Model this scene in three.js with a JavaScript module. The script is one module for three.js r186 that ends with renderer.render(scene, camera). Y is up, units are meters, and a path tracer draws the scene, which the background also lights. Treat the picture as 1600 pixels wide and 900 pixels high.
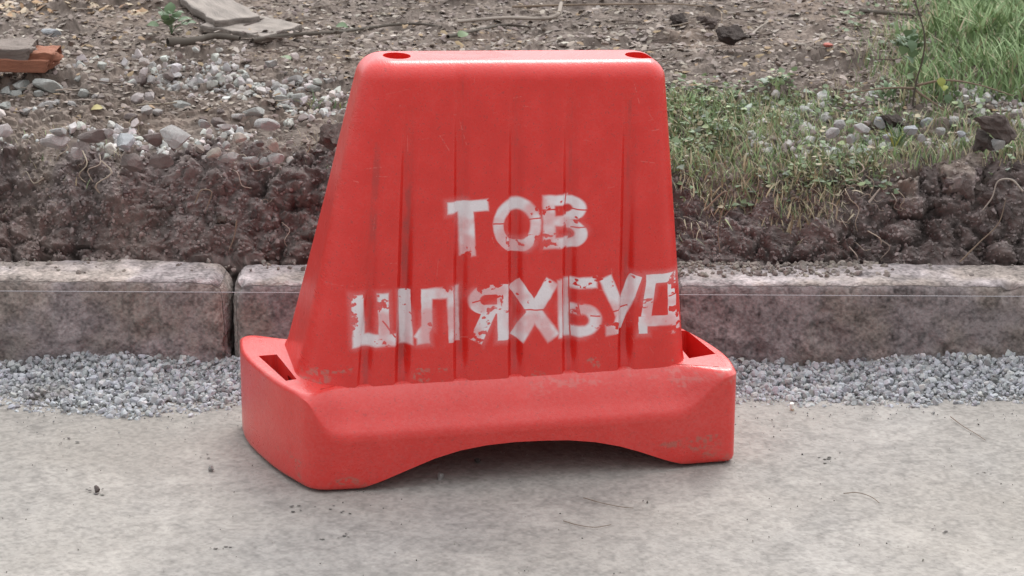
import * as THREE from 'three';
import { mergeGeometries, mergeVertices } from 'three/addons/utils/BufferGeometryUtils.js';
import { Brush, Evaluator, SUBTRACTION } from 'three-bvh-csg';

// ------------------------------------------------------------ camera, sky, sun, exposure
const scene = new THREE.Scene();
const camera = new THREE.PerspectiveCamera(2 * Math.atan(450 / 3900) * 180 / Math.PI, 16 / 9, 0.05, 400);
camera.position.set(0, 1.858, 4.657);
camera.rotation.order = 'YXZ';
const PITCH = 17.5 * Math.PI / 180, ROLL = 0.3 * Math.PI / 180;
camera.rotation.set(-PITCH, 0, ROLL);
camera.updateMatrixWorld(true);
camera.focus = 5.0; camera.userData.fStop = 11; // sharp on the barrier, the ground behind a touch soft
scene.add(camera);

// overcast sky: brighter overhead than at the horizon, soft cloud variation
const SKYGAIN = 1.0, SUND = new THREE.Vector3(0.25, 1.0, -0.95).normalize(); // sun veiled by cloud, high behind the barrier
{
  const w = 256, h = 128, d = new Float32Array(w * h * 4);
  for (let j = 0; j < h; j++) for (let i = 0; i < w; i++) {
    const el = (j + 0.5) / h * Math.PI - Math.PI / 2, az = (i + 0.5) / w * Math.PI * 2;
    const s = Math.max(0, Math.sin(el));
    const cl = 1 + 0.07 * Math.sin(az * 2 + 1.3 + s * 3) + 0.05 * Math.sin(az * 5 + s * 9 + 0.4);
    const ca = Math.cos(el), dot = s * SUND.y + ca * (-Math.cos(az) * SUND.x - Math.sin(az) * SUND.z); const glow = Math.exp(-Math.pow(Math.acos(Math.max(-1, Math.min(1, dot))) / 0.95, 2));
    const L = (el < 0 ? 0.30 : (0.28 + 0.58 * s) * cl + 1.35 * glow) * SKYGAIN;
    const k = (j * w + i) * 4;
    d[k] = L * 0.99; d[k + 1] = L * 1.0; d[k + 2] = L * 1.03; d[k + 3] = 1;
  }
  const t = new THREE.DataTexture(d, w, h, THREE.RGBAFormat, THREE.FloatType);
  t.mapping = THREE.EquirectangularReflectionMapping; t.magFilter = THREE.LinearFilter; t.minFilter = THREE.LinearFilter;
  t.needsUpdate = true; scene.background = t; scene.environment = t;
}
const sun = new THREE.DirectionalLight(new THREE.Color(1.0, 0.965, 0.91), 1.3);
sun.position.copy(SUND).multiplyScalar(8).add(new THREE.Vector3(0, 0.2, -0.6)); sun.target.position.set(0, 0.2, -0.6);
sun.castShadow = true; sun.shadow.radius = 50; sun.shadow.mapSize.set(2048, 2048);
Object.assign(sun.shadow.camera, { left: -4, right: 4, top: 4, bottom: -4, near: 0.5, far: 20 });
scene.add(sun, sun.target);

const renderer = new THREE.WebGLRenderer({ antialias: true });
renderer.setSize(1024, 576);
renderer.toneMapping = THREE.LinearToneMapping;
renderer.toneMappingExposure = 1.36;
renderer.shadowMap.enabled = true;

// ------------------------------------------------------------ helpers
function rngOf(a) { return () => { a |= 0; a = a + 0x6D2B79F5 | 0; let t = Math.imul(a ^ a >>> 15, 1 | a); t = t + Math.imul(t ^ t >>> 7, 61 | t) ^ t; return ((t ^ t >>> 14) >>> 0) / 4294967296; }; }
const rnd = rngOf(20417);
const rr = (a, b) => a + (b - a) * rnd();
const clamp = (x, a = 0, b = 1) => x < a ? a : x > b ? b : x;
const mix = (a, b, t) => a + (b - a) * t;
const sst = (a, b, x) => { const t = clamp((x - a) / (b - a)); return t * t * (3 - 2 * t); };
function h3(i, j, k) { let n = Math.imul(i, 374761393) + Math.imul(j, 668265263) + Math.imul(k, 2147483647 ^ 0x3504F333) | 0; n = Math.imul(n ^ n >>> 13, 1274126177); n = Math.imul(n ^ n >>> 16, 0x85EBCA6B); return ((n ^ n >>> 15) >>> 0) / 4294967296; }
function vn(x, y, z = 0) {
  const i = Math.floor(x), j = Math.floor(y), k = Math.floor(z); let a = x - i, b = y - j, c = z - k;
  a = a * a * (3 - 2 * a); b = b * b * (3 - 2 * b); c = c * c * (3 - 2 * c);
  const l = (p, q, t) => p + (q - p) * t;
  return l(l(l(h3(i, j, k), h3(i + 1, j, k), a), l(h3(i, j + 1, k), h3(i + 1, j + 1, k), a), b),
    l(l(h3(i, j, k + 1), h3(i + 1, j, k + 1), a), l(h3(i, j + 1, k + 1), h3(i + 1, j + 1, k + 1), a), b), c);
}
function fbm(x, y, z, o = 4) { let s = 0, a = 0.5, t = 0; for (let i = 0; i < o; i++) { s += a * vn(x, y, z); t += a; a *= 0.5; x = x * 2.03 + 17.1; y = y * 2.03 + 5.3; z = z * 2.03 + 9.7; } return s / t; }
const WR = [0, 0, 0];
function worley(x, y, z) { // -> WR = [F1, F2, cell value]
  const i = Math.floor(x), j = Math.floor(y), k = Math.floor(z); let f1 = 9, f2 = 9, id = 0;
  for (let a = -1; a <= 1; a++) for (let b = -1; b <= 1; b++) for (let c = -1; c <= 1; c++) {
    const I = i + a, J = j + b, K = k + c;
    const dx = I + h3(I, J, K) - x, dy = J + h3(I + 57, J, K + 11) - y, dz = K + h3(I, J + 91, K + 5) - z;
    const d = dx * dx + dy * dy + dz * dz;
    if (d < f1) { f2 = f1; f1 = d; id = h3(I + 7, J + 3, K + 77); } else if (d < f2) f2 = d;
  }
  WR[0] = Math.sqrt(f1); WR[1] = Math.sqrt(f2); WR[2] = id; return WR;
}
// tileable value noise on a period-p lattice
function tn(x, y, p, s) {
  const i = Math.floor(x), j = Math.floor(y); let a = x - i, b = y - j; a = a * a * (3 - 2 * a); b = b * b * (3 - 2 * b);
  const m = (v) => ((v % p) + p) % p; const A = h3(m(i), m(j), s), B = h3(m(i + 1), m(j), s), C = h3(m(i), m(j + 1), s), D = h3(m(i + 1), m(j + 1), s);
  return mix(mix(A, B, a), mix(C, D, a), b);
}
function tfbm(u, v, p, o, s) { let r = 0, a = 0.5, t = 0; for (let i = 0; i < o; i++) { r += a * tn(u * p, v * p, p, s + i * 13); t += a; a *= 0.55; p *= 2; } return r / t; }
const toS = (c) => Math.round(255 * clamp(c <= 0.0031308 ? 12.92 * c : 1.055 * Math.pow(c, 1 / 2.4) - 0.055));
function tex(w, h, f, srgb = true, rep = true) { // f(u,v) -> [r,g,b] linear, or a grey value
  const d = new Uint8Array(w * h * 4);
  for (let j = 0; j < h; j++) for (let i = 0; i < w; i++) {
    const c = f((i + 0.5) / w, (j + 0.5) / h), k = (j * w + i) * 4;
    if (srgb) { d[k] = toS(c[0]); d[k + 1] = toS(c[1]); d[k + 2] = toS(c[2]); } else d[k] = d[k + 1] = d[k + 2] = Math.round(255 * clamp(c));
    d[k + 3] = 255;
  }
  const t = new THREE.DataTexture(d, w, h, THREE.RGBAFormat); t.magFilter = THREE.LinearFilter; t.minFilter = THREE.LinearMipmapLinearFilter; t.generateMipmaps = true;
  if (srgb) t.colorSpace = THREE.SRGBColorSpace;
  if (rep) t.wrapS = t.wrapT = THREE.RepeatWrapping;
  t.needsUpdate = true; return t;
}
const taken = {};
function numbered(n) { const k = taken[n] = (taken[n] ?? -1) + 1; return k ? n + '_' + String(k).padStart(3, '0') : n; }
function add(o, name, label, category, group) { o.name = numbered(name); o.userData = { label, category }; if (group) o.userData.group = group; scene.add(o); return o; }
function part(parent, name, g, m) { const o = new THREE.Mesh(g, m); o.name = name; parent.add(o); return o; }
const matte = (o) => new THREE.MeshPhysicalMaterial({ roughness: 1, metalness: 0, specularIntensity: 0.15, ...o });
const std = (o) => new THREE.MeshStandardMaterial({ roughness: 0.9, metalness: 0, ...o });
const lin = (r, g, b) => new THREE.Color().setRGB(r, g, b);
const V = (x, y, z) => new THREE.Vector3(x, y, z);
function sheet(P, UV, COL, nx, ny, flip) { // grid of nx*ny points, P(i,j,out)
  const g = new THREE.BufferGeometry(); g.setAttribute('position', new THREE.BufferAttribute(P, 3));
  if (UV) g.setAttribute('uv', new THREE.BufferAttribute(UV, 2));
  if (COL) g.setAttribute('color', new THREE.BufferAttribute(COL, 3));
  const ix = new Uint32Array((nx - 1) * (ny - 1) * 6); let q = 0;
  for (let j = 0; j < ny - 1; j++) for (let i = 0; i < nx - 1; i++) {
    const a = j * nx + i, b = a + 1, c = a + nx, d = c + 1;
    if (flip) { ix[q++] = a; ix[q++] = c; ix[q++] = b; ix[q++] = b; ix[q++] = c; ix[q++] = d; } else { ix[q++] = a; ix[q++] = b; ix[q++] = c; ix[q++] = b; ix[q++] = d; ix[q++] = c; }
  }
  g.setIndex(new THREE.BufferAttribute(ix, 1)); g.computeVertexNormals(); return g;
}
// broken stone: icosahedron cut by random planes
function stoneGeo(seed, detail = 2, cuts = 9, sx = 1, sy = 0.75, sz = 0.9, rough = 0.06, smooth = false) {
  const R = rngOf(seed * 977 + 13); let g = new THREE.IcosahedronGeometry(1, detail); g.deleteAttribute('uv'); g.deleteAttribute('normal'); g = mergeVertices(g, 1e-4);
  const p = g.attributes.position, pl = [];
  for (let i = 0; i < cuts; i++) { const a = R() * 6.283, c = R() * 2 - 1, s = Math.sqrt(1 - c * c); pl.push([Math.cos(a) * s, c, Math.sin(a) * s, 0.46 + R() * 0.26]); }
  for (let i = 0; i < p.count; i++) {
    const v = V(p.getX(i), p.getY(i), p.getZ(i));
    for (const [a, b, c, d] of pl) { const e = v.x * a + v.y * b + v.z * c - d; if (e > 0) { v.x -= a * e; v.y -= b * e; v.z -= c * e; } }
    v.multiplyScalar(1 + rough * (fbm(v.x * 3 + seed, v.y * 3, v.z * 3, 2) * 2 - 1));
    p.setXYZ(i, v.x * sx * 1.3, v.y * sy * 1.3, v.z * sz * 1.3);
  }
  if (!smooth) { g = g.toNonIndexed(); }
  g.computeVertexNormals();
  const n = g.attributes.position.count, uv = new Float32Array(n * 2); for (let i = 0; i < n; i++) { uv[2 * i] = g.attributes.position.getX(i) * 0.5; uv[2 * i + 1] = g.attributes.position.getY(i) * 0.5 + g.attributes.position.getZ(i) * 0.5; }
  g.setAttribute('uv', new THREE.BufferAttribute(uv, 2)); return g;
}
const _d = new THREE.Object3D(), _c = new THREE.Color();
function scatter(name, geos, mat, items, label, category) { // uncountable stuff: one group of instanced shapes
  const lists = geos.map(() => []); items.forEach((it, i) => lists[it.v ?? i % geos.length].push(it));
  const root = new THREE.Group(); root.name = numbered(name); root.userData = { kind: 'stuff', label, category }; scene.add(root);
  lists.forEach((L, gi) => {
    if (!L.length) return; const im = new THREE.InstancedMesh(geos[gi], mat, L.length); im.name = name + '_pieces'; im.userData.kind = 'stuff';
    L.forEach((it, i) => { _d.position.set(...it.p); _d.rotation.set(...it.r); Array.isArray(it.s) ? _d.scale.set(...it.s) : _d.scale.setScalar(it.s); _d.updateMatrix(); im.setMatrixAt(i, _d.matrix); im.setColorAt(i, _c.setRGB(...it.c)); });
    root.add(im);
  });
  return root;
}
const jit = (c, k) => { const f = 1 + rr(-k, k); return [c[0] * f, c[1] * f * (1 + rr(-0.03, 0.03)), c[2] * f * (1 + rr(-0.04, 0.04))]; };

// ------------------------------------------------------------ textures for ground surfaces
const grainBump = tex(1024, 1024, (u, v) => 0.6 * tfbm(u, v, 32, 5, 3) + 0.4 * tfbm(u, v, 160, 3, 9), false);
const soilMap = tex(1024, 1024, (u, v) => {
  const a = tfbm(u, v, 12, 6, 21), b = tfbm(u, v, 150, 2, 41), w = 0.62 + 0.5 * a + 0.42 * (b - 0.5) + (b > 0.74 ? 0.3 * (b - 0.74) / 0.2 : 0);
  const k = clamp(w, 0.4, 1.4) * 0.8; return [k, k * 0.985, k * 0.97];
});
// dusty concrete-grey carriageway: pale worn patches, brown-grey stains, dark grains
const roadMap = tex(2048, 2048, (u, v) => {
  const big = tfbm(u, v, 3, 4, 61), mid = tfbm(u, v, 11, 5, 71), fine = tfbm(u, v, 90, 4, 81), str = tfbm(u * 1, v * 4, 8, 4, 95), sp = tfbm(u, v, 300, 2, 91);
  let k = 0.277 + 0.07 * (big - 0.5) + 0.08 * (mid - 0.5) + 0.13 * (fine - 0.5) + 0.05 * (str - 0.5) + 0.14 * (sp - 0.5);
  const stain = sst(0.56, 0.66, mid * 0.55 + fine * 0.25 + str * 0.2); k *= 1 - 0.12 * stain;
  const speck = sst(0.70, 0.78, sp * 0.6 + fine * 0.4); k *= 1 - 0.2 * speck;
  const pal = sst(0.57, 0.68, tfbm(u, v, 20, 4, 101)); k *= 1 + 0.14 * pal;
  const br = 0.5 + (mid - big) * 1.2; return [k * 1.04, k * mix(0.985, 0.96, clamp(br)), k * mix(0.92, 0.865, clamp(br))];
});
const roadBump = tex(1024, 1024, (u, v) => { const sp = tfbm(u, v, 200, 2, 191); return 0.5 * tfbm(u, v, 24, 5, 161) + 0.35 * tfbm(u, v, 120, 3, 171) + 0.15 * (sp > 0.68 ? 0 : 1); }, false);
roadBump.repeat.set(2, 2);

// ------------------------------------------------------------ road
{
  const xs = [], zs = []; for (let x = -60; x < -1.8; x += Math.max(0.05, (-1.8 - x) * 0.3)) xs.push(x); for (let x = -1.8; x < 1.8; x += 0.012) xs.push(x); for (let x = 1.8; x < 60; x += Math.max(0.05, (x - 1.8) * 0.3)) xs.push(x); xs.push(60);
  for (let z = -0.78; z < 1.2; z += 0.012) zs.push(z); for (let z = 1.2; z < 80; z += Math.max(0.05, (z - 1.2) * 0.3)) zs.push(z);
  const nx = xs.length, nz = zs.length, P = new Float32Array(nx * nz * 3), U = new Float32Array(nx * nz * 2);
  for (let j = 0; j < nz; j++) for (let i = 0; i < nx; i++) {
    const k = j * nx + i, x = xs[i], z = zs[j];
    P[k * 3] = x; P[k * 3 + 1] = -0.006 + 0.008 * (fbm(x * 3, z * 3, 4, 3) - 0.5) + 0.0035 * (fbm(x * 16, z * 16, 2, 3) - 0.5); P[k * 3 + 2] = z; U[k * 2] = x / 2.6 + 0.13; U[k * 2 + 1] = -z / 2.6 + 0.41;
  }
  const m = new THREE.Mesh(sheet(P, U, null, nx, nz, true), std({ map: roadMap, bumpMap: roadBump, bumpScale: 0.004, roughness: 0.92 }));
  m.name = 'road'; m.userData = { kind: 'structure', label: 'dusty pale grey road surface in front of the kerb', category: 'road' }; scene.add(m);
}

// ------------------------------------------------------------ earth bank and the ground above it, one sheet
const faceSpots = [];
const lipH = (x) => mix(0.425, 0.375, sst(-0.1, 0.5, x)) + mix(0, 0.05, sst(0.6, 1.3, x)) + 0.035 * (fbm(x * 3.1, 7, 1, 3) - 0.5) * 2;
const farH = (x) => 0.50 + 0.03 * (fbm(x * 0.9, 3, 2, 2) - 0.5) + mix(0, 0.03, sst(0.4, 1.2, x));
function profile(x, s) { // s 0..1 face, 1..2 shoulder, 2.. level ground ; returns [z, y]
  const L = lipH(x), F = farH(x), wob = 0.05 * (fbm(x * 4.3, 1, 8, 3) - 0.5), lean = 0.07 + 0.06 * fbm(x * 2.7, 11, 8, 2);
  const A = [-0.766, -0.12], B = [-0.815 + wob * 0.5, 0.20], C = [-0.815 - lean + wob, L - 0.05], D = [-0.86 - lean + wob, L], G = [-1.35, mix(L, F, 0.75)], H = [-1.75, F];
  const seg = (p, q, t) => [mix(p[0], q[0], t), mix(p[1], q[1], t)];
  if (s < 0.3) return seg(A, B, s / 0.3);
  if (s < 0.85) return seg(B, C, (s - 0.3) / 0.55);
  if (s < 1) return seg(C, D, (s - 0.85) / 0.15);
  if (s < 1.6) return seg(D, G, (s - 1) / 0.6);
  if (s < 2) return seg(G, H, (s - 1.6) / 0.4);
  return [-1.75 - (s - 2), F + 0.012 * (s - 2)];
}
const GX0 = -2.2, GX1 = 2.2, GZ0 = -3.6, GZ1 = -0.7, GC = 0.005, gnx = Math.round((GX1 - GX0) / GC), gnz = Math.round((GZ1 - GZ0) / GC), gmap = new Float32Array(gnx * gnz).fill(-1);
function groundY(x, z) { const i = clamp(Math.floor((x - GX0) / GC), 0, gnx - 1), j = clamp(Math.floor((z - GZ0) / GC), 0, gnz - 1); return gmap[j * gnx + i]; }
{
  const xs = [], ss = []; for (let x = -60; x < -2.0; x += Math.max(0.03, (-2.0 - x) * 0.3)) xs.push(x); for (let x = -2.0; x < 2.0; x += 0.0042) xs.push(x); for (let x = 2.0; x < 60; x += Math.max(0.03, (x - 2.0) * 0.3)) xs.push(x); xs.push(60);
  for (let s = 0; s < 1; s += 0.0075) ss.push(s); for (let s = 1; s < 1.6; s += 0.0055) ss.push(s); for (let s = 1.6; s < 2; s += 0.0085) ss.push(s); for (let s = 2; s < 3.6; s += 0.0048 + (s - 2) * 0.003) ss.push(s); for (let s = 3.6; s < 80; s += Math.max(0.03, (s - 3.6) * 0.3)) ss.push(s);
  const nx = xs.length, ns = ss.length, P = new Float32Array(nx * ns * 3), U = new Float32Array(nx * ns * 2), K = new Float32Array(nx * ns * 3);
  for (let j = 0; j < ns; j++) { const s = ss[j]; for (let i = 0; i < nx; i++) {
    const x = xs[i], [z0, y0] = profile(x, s), [z1, y1] = profile(x, s + 0.02); let nz = (y1 - y0), ny = -(z1 - z0); const l = Math.hypot(nz, ny) || 1; nz /= l; ny /= l;
    const near = Math.abs(x) < 2.3 && s < 3.7; let d = 0, dark = 0, cell = 0.5;
    const face = 1 - sst(0.86, 1.12, s), sh = sst(0.86, 1.12, s) * (1 - sst(1.5, 2.1, s));
    if (near) {
      const wx = x + 0.05 * (fbm(x * 18, y0 * 18 + z0 * 18, 5, 3) - 0.5), wy = y0 + 0.05 * (fbm(x * 18, y0 * 18 + z0 * 18, 9, 3) - 0.5);
      if (face > 0.01) {
        worley(wx * 13, wy * 17, z0 * 9); const c1 = Math.min(0.5, WR[1] - WR[0]), id = WR[2];
        worley(wx * 34 + 3, wy * 40, z0 * 30); const c2 = Math.min(0.4, WR[1] - WR[0]), id2 = WR[2]; cell = id2;
        const clod = sst(0.34, 0.62, fbm(x * 4 + 4, y0 * 6, 3, 3) + mix(-0.05, 0.12, sst(0.1, 0.6, x)));
        d += face * (mix(0.004, 0.034, clod) * (sst(0, 0.4, c1) - 0.65) * sst(0.35, 0.6, fbm(x * 9, y0 * 11, 77, 2)) + 0.045 * (id - 0.5) * clod + 0.012 * (sst(0, 0.4, c2) - 0.6) * mix(0.3, 1, clod) * sst(0.3, 0.6, fbm(x * 15, y0 * 15, 97, 2)) + 0.07 * (fbm(x * 6, y0 * 9, z0 * 7, 3) - 0.5) + 0.045 * (fbm(x * 24, y0 * 34, z0 * 24, 4) - 0.5) + 0.026 * (fbm(x * 85, y0 * 85, z0 * 85, 3) - 0.5));
      }
      if (face < 0.99) {
        worley(wx * 45, z0 * 45, 4); const c2 = Math.min(0.4, WR[1] - WR[0]), id2 = WR[2]; cell = mix(id2, cell, face);
        d += (1 - face) * (0.05 * (fbm(x * 3.5, z0 * 4.5, 3, 3) - 0.5) + 0.022 * (fbm(x * 14, z0 * 16, 6, 3) - 0.5) + (0.006 + 0.012 * sh) * (sst(0, 0.3, c2) - 0.5) * sst(0.45, 0.6, id2) + 0.008 * (fbm(x * 70, z0 * 70, 6, 3) - 0.5));
        d += (1 - face) * 0.03 * sst(0.62, 0.8, fbm(x * 6 + 9, z0 * 8, 12, 3)); // low heaps
      }
    } else d = 0.06 * (fbm(x * 1.2, z0 * 1.2, 3, 3) - 0.5);
    const k = j * nx + i; P[k * 3] = x + (near ? 0.012 * face * (vn(x * 40, y0 * 40, 31) - 0.5) : 0); P[k * 3 + 1] = y0 + ny * d; P[k * 3 + 2] = z0 + nz * d; U[k * 2] = x / 0.9; U[k * 2 + 1] = (s < 1 ? 0.45 * s : s < 2 ? 0.45 + (s - 1) * 0.85 : 1.3 + (s - 2)) / 0.9;
    // soil colour: damp violet-brown subsoil below, drier grey-brown topsoil above; ragged boundary and blotches
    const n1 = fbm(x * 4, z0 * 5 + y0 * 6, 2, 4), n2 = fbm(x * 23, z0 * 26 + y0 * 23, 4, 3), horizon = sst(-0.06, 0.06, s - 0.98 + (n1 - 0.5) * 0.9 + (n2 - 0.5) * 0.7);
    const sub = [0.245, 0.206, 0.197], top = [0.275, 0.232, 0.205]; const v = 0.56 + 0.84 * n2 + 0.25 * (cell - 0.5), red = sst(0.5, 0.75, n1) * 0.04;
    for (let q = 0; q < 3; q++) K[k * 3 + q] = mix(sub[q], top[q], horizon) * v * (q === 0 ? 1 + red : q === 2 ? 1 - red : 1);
  } }
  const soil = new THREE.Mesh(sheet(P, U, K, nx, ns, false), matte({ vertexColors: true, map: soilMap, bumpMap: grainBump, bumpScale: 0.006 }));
  soil.name = 'ground'; soil.userData = { kind: 'structure', label: 'bare brown earth bank and rough ground behind the kerb', category: 'ground' }; scene.add(soil);
  for (let n = 0; n < 15000; n++) { const j = Math.floor(rnd() * ss.length * 0.0 + rr(38, 136)), i = Math.floor(rr(0.08, 0.92) * nx), k = j * nx + i; if (Math.abs(P[k * 3]) < 1.6 && P[k * 3 + 1] > 0.19) faceSpots.push([P[k * 3], P[k * 3 + 1], P[k * 3 + 2], K[k * 3], K[k * 3 + 1], K[k * 3 + 2]]); }
  // height lookup for things that rest on it
  for (let k = 0; k < nx * ns; k++) { const i = Math.floor((P[k * 3] - GX0) / GC), j = Math.floor((P[k * 3 + 2] - GZ0) / GC); if (i >= 0 && j >= 0 && i < gnx && j < gnz && P[k * 3 + 1] > gmap[j * gnx + i]) gmap[j * gnx + i] = P[k * 3 + 1]; }
  for (let pass = 0; pass < 3; pass++) for (let j = 0; j < gnz; j++) for (let i = 0; i < gnx; i++) if (gmap[j * gnx + i] < 0) { let m = -1; for (let a = -1; a <= 1; a++) for (let b = -1; b <= 1; b++) { const I = i + a, J = j + b; if (I >= 0 && J >= 0 && I < gnx && J < gnz) m = Math.max(m, gmap[J * gnx + I]); } if (m > 0) gmap[j * gnx + i] = m; }
}
// where the line of sight through photograph point (px,py) meets the earth: used to measure resting places
function spot(px, py) {
  const d = V((px - 800) / 3900, (450 - py) / 3900, -1).applyQuaternion(camera.quaternion), p = camera.position.clone();
  p.addScaledVector(d, (-0.70 - p.z) / d.z);
  for (let i = 0; i < 2000; i++) { p.addScaledVector(d, 0.0025 / -d.z); if (p.y <= groundY(p.x, p.z)) break; }
  return p;
}
const PXM = (p) => 3900 / p.distanceTo(camera.position); // pixels per metre there

// ------------------------------------------------------------ kerb stones
const kerbMap = tex(1024, 1024, (u, v) => {
  const a = tfbm(u, v, 5, 5, 201), b = tfbm(u, v, 40, 4, 211), c = tfbm(u, v, 170, 2, 221); let k = 0.235 + 0.14 * (a - 0.5) + 0.24 * (b - 0.5) + 0.24 * (c - 0.5);
  const pale = sst(0.58, 0.68, tfbm(u, v, 16, 5, 231)); k *= 1 + 0.35 * pale; const pit = sst(0.66, 0.74, c * 0.5 + b * 0.5); k *= 1 - 0.28 * pit;
  const br = sst(0.4, 0.65, tfbm(u, v, 7, 4, 261)); return [k * 1.05, k * mix(0.925, 0.90, br), k * mix(0.91, 0.80, br)];
});
const kerbBump = tex(1024, 1024, (u, v) => 0.55 * tfbm(u, v, 40, 5, 241) + 0.45 * tfbm(u, v, 200, 2, 251), false);
const kerbMat = std({ map: kerbMap, bumpMap: kerbBump, bumpScale: 0.005, roughness: 0.95, vertexColors: true });
function weldNormals(g) { // smooth normals across the seams between faces
  g.computeVertexNormals(); const p = g.attributes.position, n = g.attributes.normal, m = new Map();
  const key = (i) => Math.round(p.getX(i) * 2e4) + '_' + Math.round(p.getY(i) * 2e4) + '_' + Math.round(p.getZ(i) * 2e4);
  for (let i = 0; i < p.count; i++) { const k = key(i), a = m.get(k) || [0, 0, 0]; a[0] += n.getX(i); a[1] += n.getY(i); a[2] += n.getZ(i); m.set(k, a); }
  for (let i = 0; i < p.count; i++) { const a = m.get(key(i)), l = Math.hypot(...a) || 1; n.setXYZ(i, a[0] / l, a[1] / l, a[2] / l); } return g;
}
function kerbGeo(seed, len, wornR) {
  const hx = len / 2, hy = 0.15, hz = 0.08; let g = new THREE.BoxGeometry(len, 0.3, 0.16, 230, 70, 40); g.deleteAttribute('normal'); const uvA = g.attributes.uv, p = g.attributes.position;
  const col = new Float32Array(p.count * 3);
  for (let i = 0; i < p.count; i++) {
    let x = p.getX(i), y = p.getY(i), z = p.getZ(i);
    const side = Math.abs(x) > hx - 1e-5, topf = Math.abs(y) > hy - 1e-5;
    uvA.setXY(i, (side ? z : x) * 0.9 + seed * 0.37, (topf ? z + 0.2 : y) * 0.9 + seed * 0.61);
    let r = 0.016 + 0.012 * fbm(x * 9 + seed, 3, 1, 3); if (x > hx - 0.12) r += wornR * sst(hx - 0.09, hx, x) * sst(-0.05, 0.15, y); r = Math.min(r, 0.07);
    const cx = clamp(x, -hx + r, hx - r), cy = clamp(y, -hy + r, hy - r), cz = clamp(z, -hz + r, hz - r); let dx = x - cx, dy = y - cy, dz = z - cz; const l = Math.hypot(dx, dy, dz);
    if (l > 1e-6) { dx /= l; dy /= l; dz /= l; x = cx + dx * r; y = cy + dy * r; z = cz + dz * r; }
    const n = 0.010 * (fbm(x * 7 + seed * 9, y * 7, z * 7, 3) - 0.5) + 0.009 * (fbm(x * 40 + seed * 5, y * 40, z * 40, 3) - 0.5) - 0.02 * sst(0.64, 0.8, fbm(x * 12 + seed * 3, y * 14, z * 14, 3)) * sst(0.75, 1.35, Math.abs(dx) + Math.abs(dy) + Math.abs(dz));
    const tx = x + dx * n, ty = y + dy * n, tz = z + dz * n; p.setXYZ(i, tx, ty, tz);
    // cement dust lying in ragged patches on the upper side
    const q = sst(0.0, 0.05, (ty - 0.134) + 0.05 * (fbm(x * 11 + seed, z * 9, y * 9, 4) - 0.42)) * (0.55 + 0.45 * sst(0.36, 0.5, fbm(x * 9 + seed, z * 26, 5, 4))), e = 1 + 0.75 * q; const f = fbm(x * 2.2 + seed, y * 4, 9, 3), t = 0.85 + 0.3 * f;
    col[i * 3] = t * e; col[i * 3 + 1] = t * e * (0.99 + 0.02 * q); col[i * 3 + 2] = t * e * (1.0 + 0.03 * q);
  }
  g.setAttribute('color', new THREE.BufferAttribute(col, 3)); return weldNormals(g);
}
[[-2.655, -1.652, 'weathered concrete kerb stone at the far left end of the row', 5, 0.02], [-1.64, -0.633, 'long concrete kerb stone left of the barrier with a worn rounded corner', 1, 0.03], [-0.621, 0.362, 'concrete kerb stone mostly hidden behind the red barrier', 2, 0.01], [0.368, 1.372, 'brown stained concrete kerb stone right of the red barrier', 3, 0.02], [1.38, 2.385, 'weathered concrete kerb stone at the far right end of the row', 4, 0.02]].forEach(([a, b, label, seed, w]) => {
  const o = add(new THREE.Mesh(kerbGeo(seed, b - a, w), kerbMat), 'kerb_stone', label, 'kerb stone', 'kerb stones laid in a row'); o.position.set((a + b) / 2, 0.052 + (seed === 2 ? -0.006 : 0), -0.72 + (seed === 2 ? 0.006 : 0)); o.rotation.z = [0, 0.001, -0.002, 0.003, 0, 0][seed];
});

// ------------------------------------------------------------ crushed stone along the kerb
const stripEnd = (x) => mix(-0.36, -0.425, sst(-0.6, 0.7, x)) + 0.09 * (fbm(x * 5, 2, 2, 3) - 0.5) + 0.03 * (vn(x * 19, 1, 1) - 0.5);
const stripTop = (x) => 0.026 + 0.034 * (fbm(x * 4.5 + 2, 5, 5, 3) - 0.5) * 2 + 0.022 * sst(0.75, 1.1, x);
const stripY = (x, z) => { const e = stripEnd(x), t = clamp((e - z) / (e + 0.64)); return -0.008 + (stripTop(x) + 0.008) * Math.pow(sst(0, 1, t) * 0.6 + t * 0.4, 0.9) + 0.012 * (fbm(x * 22, z * 22, 7, 3) - 0.5) * sst(0, 0.2, t); };
{
  const nx = 700, nz = 60, P = new Float32Array(nx * nz * 3), U = new Float32Array(nx * nz * 2);
  for (let j = 0; j < nz; j++) for (let i = 0; i < nx; i++) { const x = -2.6 + 5.0 * i / (nx - 1), z = mix(-0.66, stripEnd(x) + 0.02, j / (nz - 1)), k = j * nx + i; P[k * 3] = x; P[k * 3 + 1] = stripY(x, z) - 0.006; P[k * 3 + 2] = z; U[k * 2] = x * 1.3; U[k * 2 + 1] = z * 1.3; }
  const m = new THREE.Mesh(sheet(P, U, null, nx, nz, true), std({ color: lin(0.52, 0.53, 0.54), map: soilMap, bumpMap: grainBump, bumpScale: 0.008, roughness: 1 }));
  m.name = 'gravel_bed'; m.userData = { kind: 'structure', label: 'grey stone dust bed under the crushed gravel along the kerb', category: 'gravel bed' }; scene.add(m);
}
const stoneMap = tex(256, 256, (u, v) => { const k = 0.72 + 0.42 * tfbm(u, v, 6, 5, 301) + 0.3 * (tfbm(u, v, 60, 2, 311) - 0.5); return [k * 0.9, k * 0.9, k * 0.9]; });
const gravelGeos = [1, 2, 3, 4, 5, 6].map((s) => stoneGeo(s, 2, 16, 1, 0.75, 0.85, 0.06));
const gravelMat = std({ map: stoneMap, roughness: 0.95 });
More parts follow.
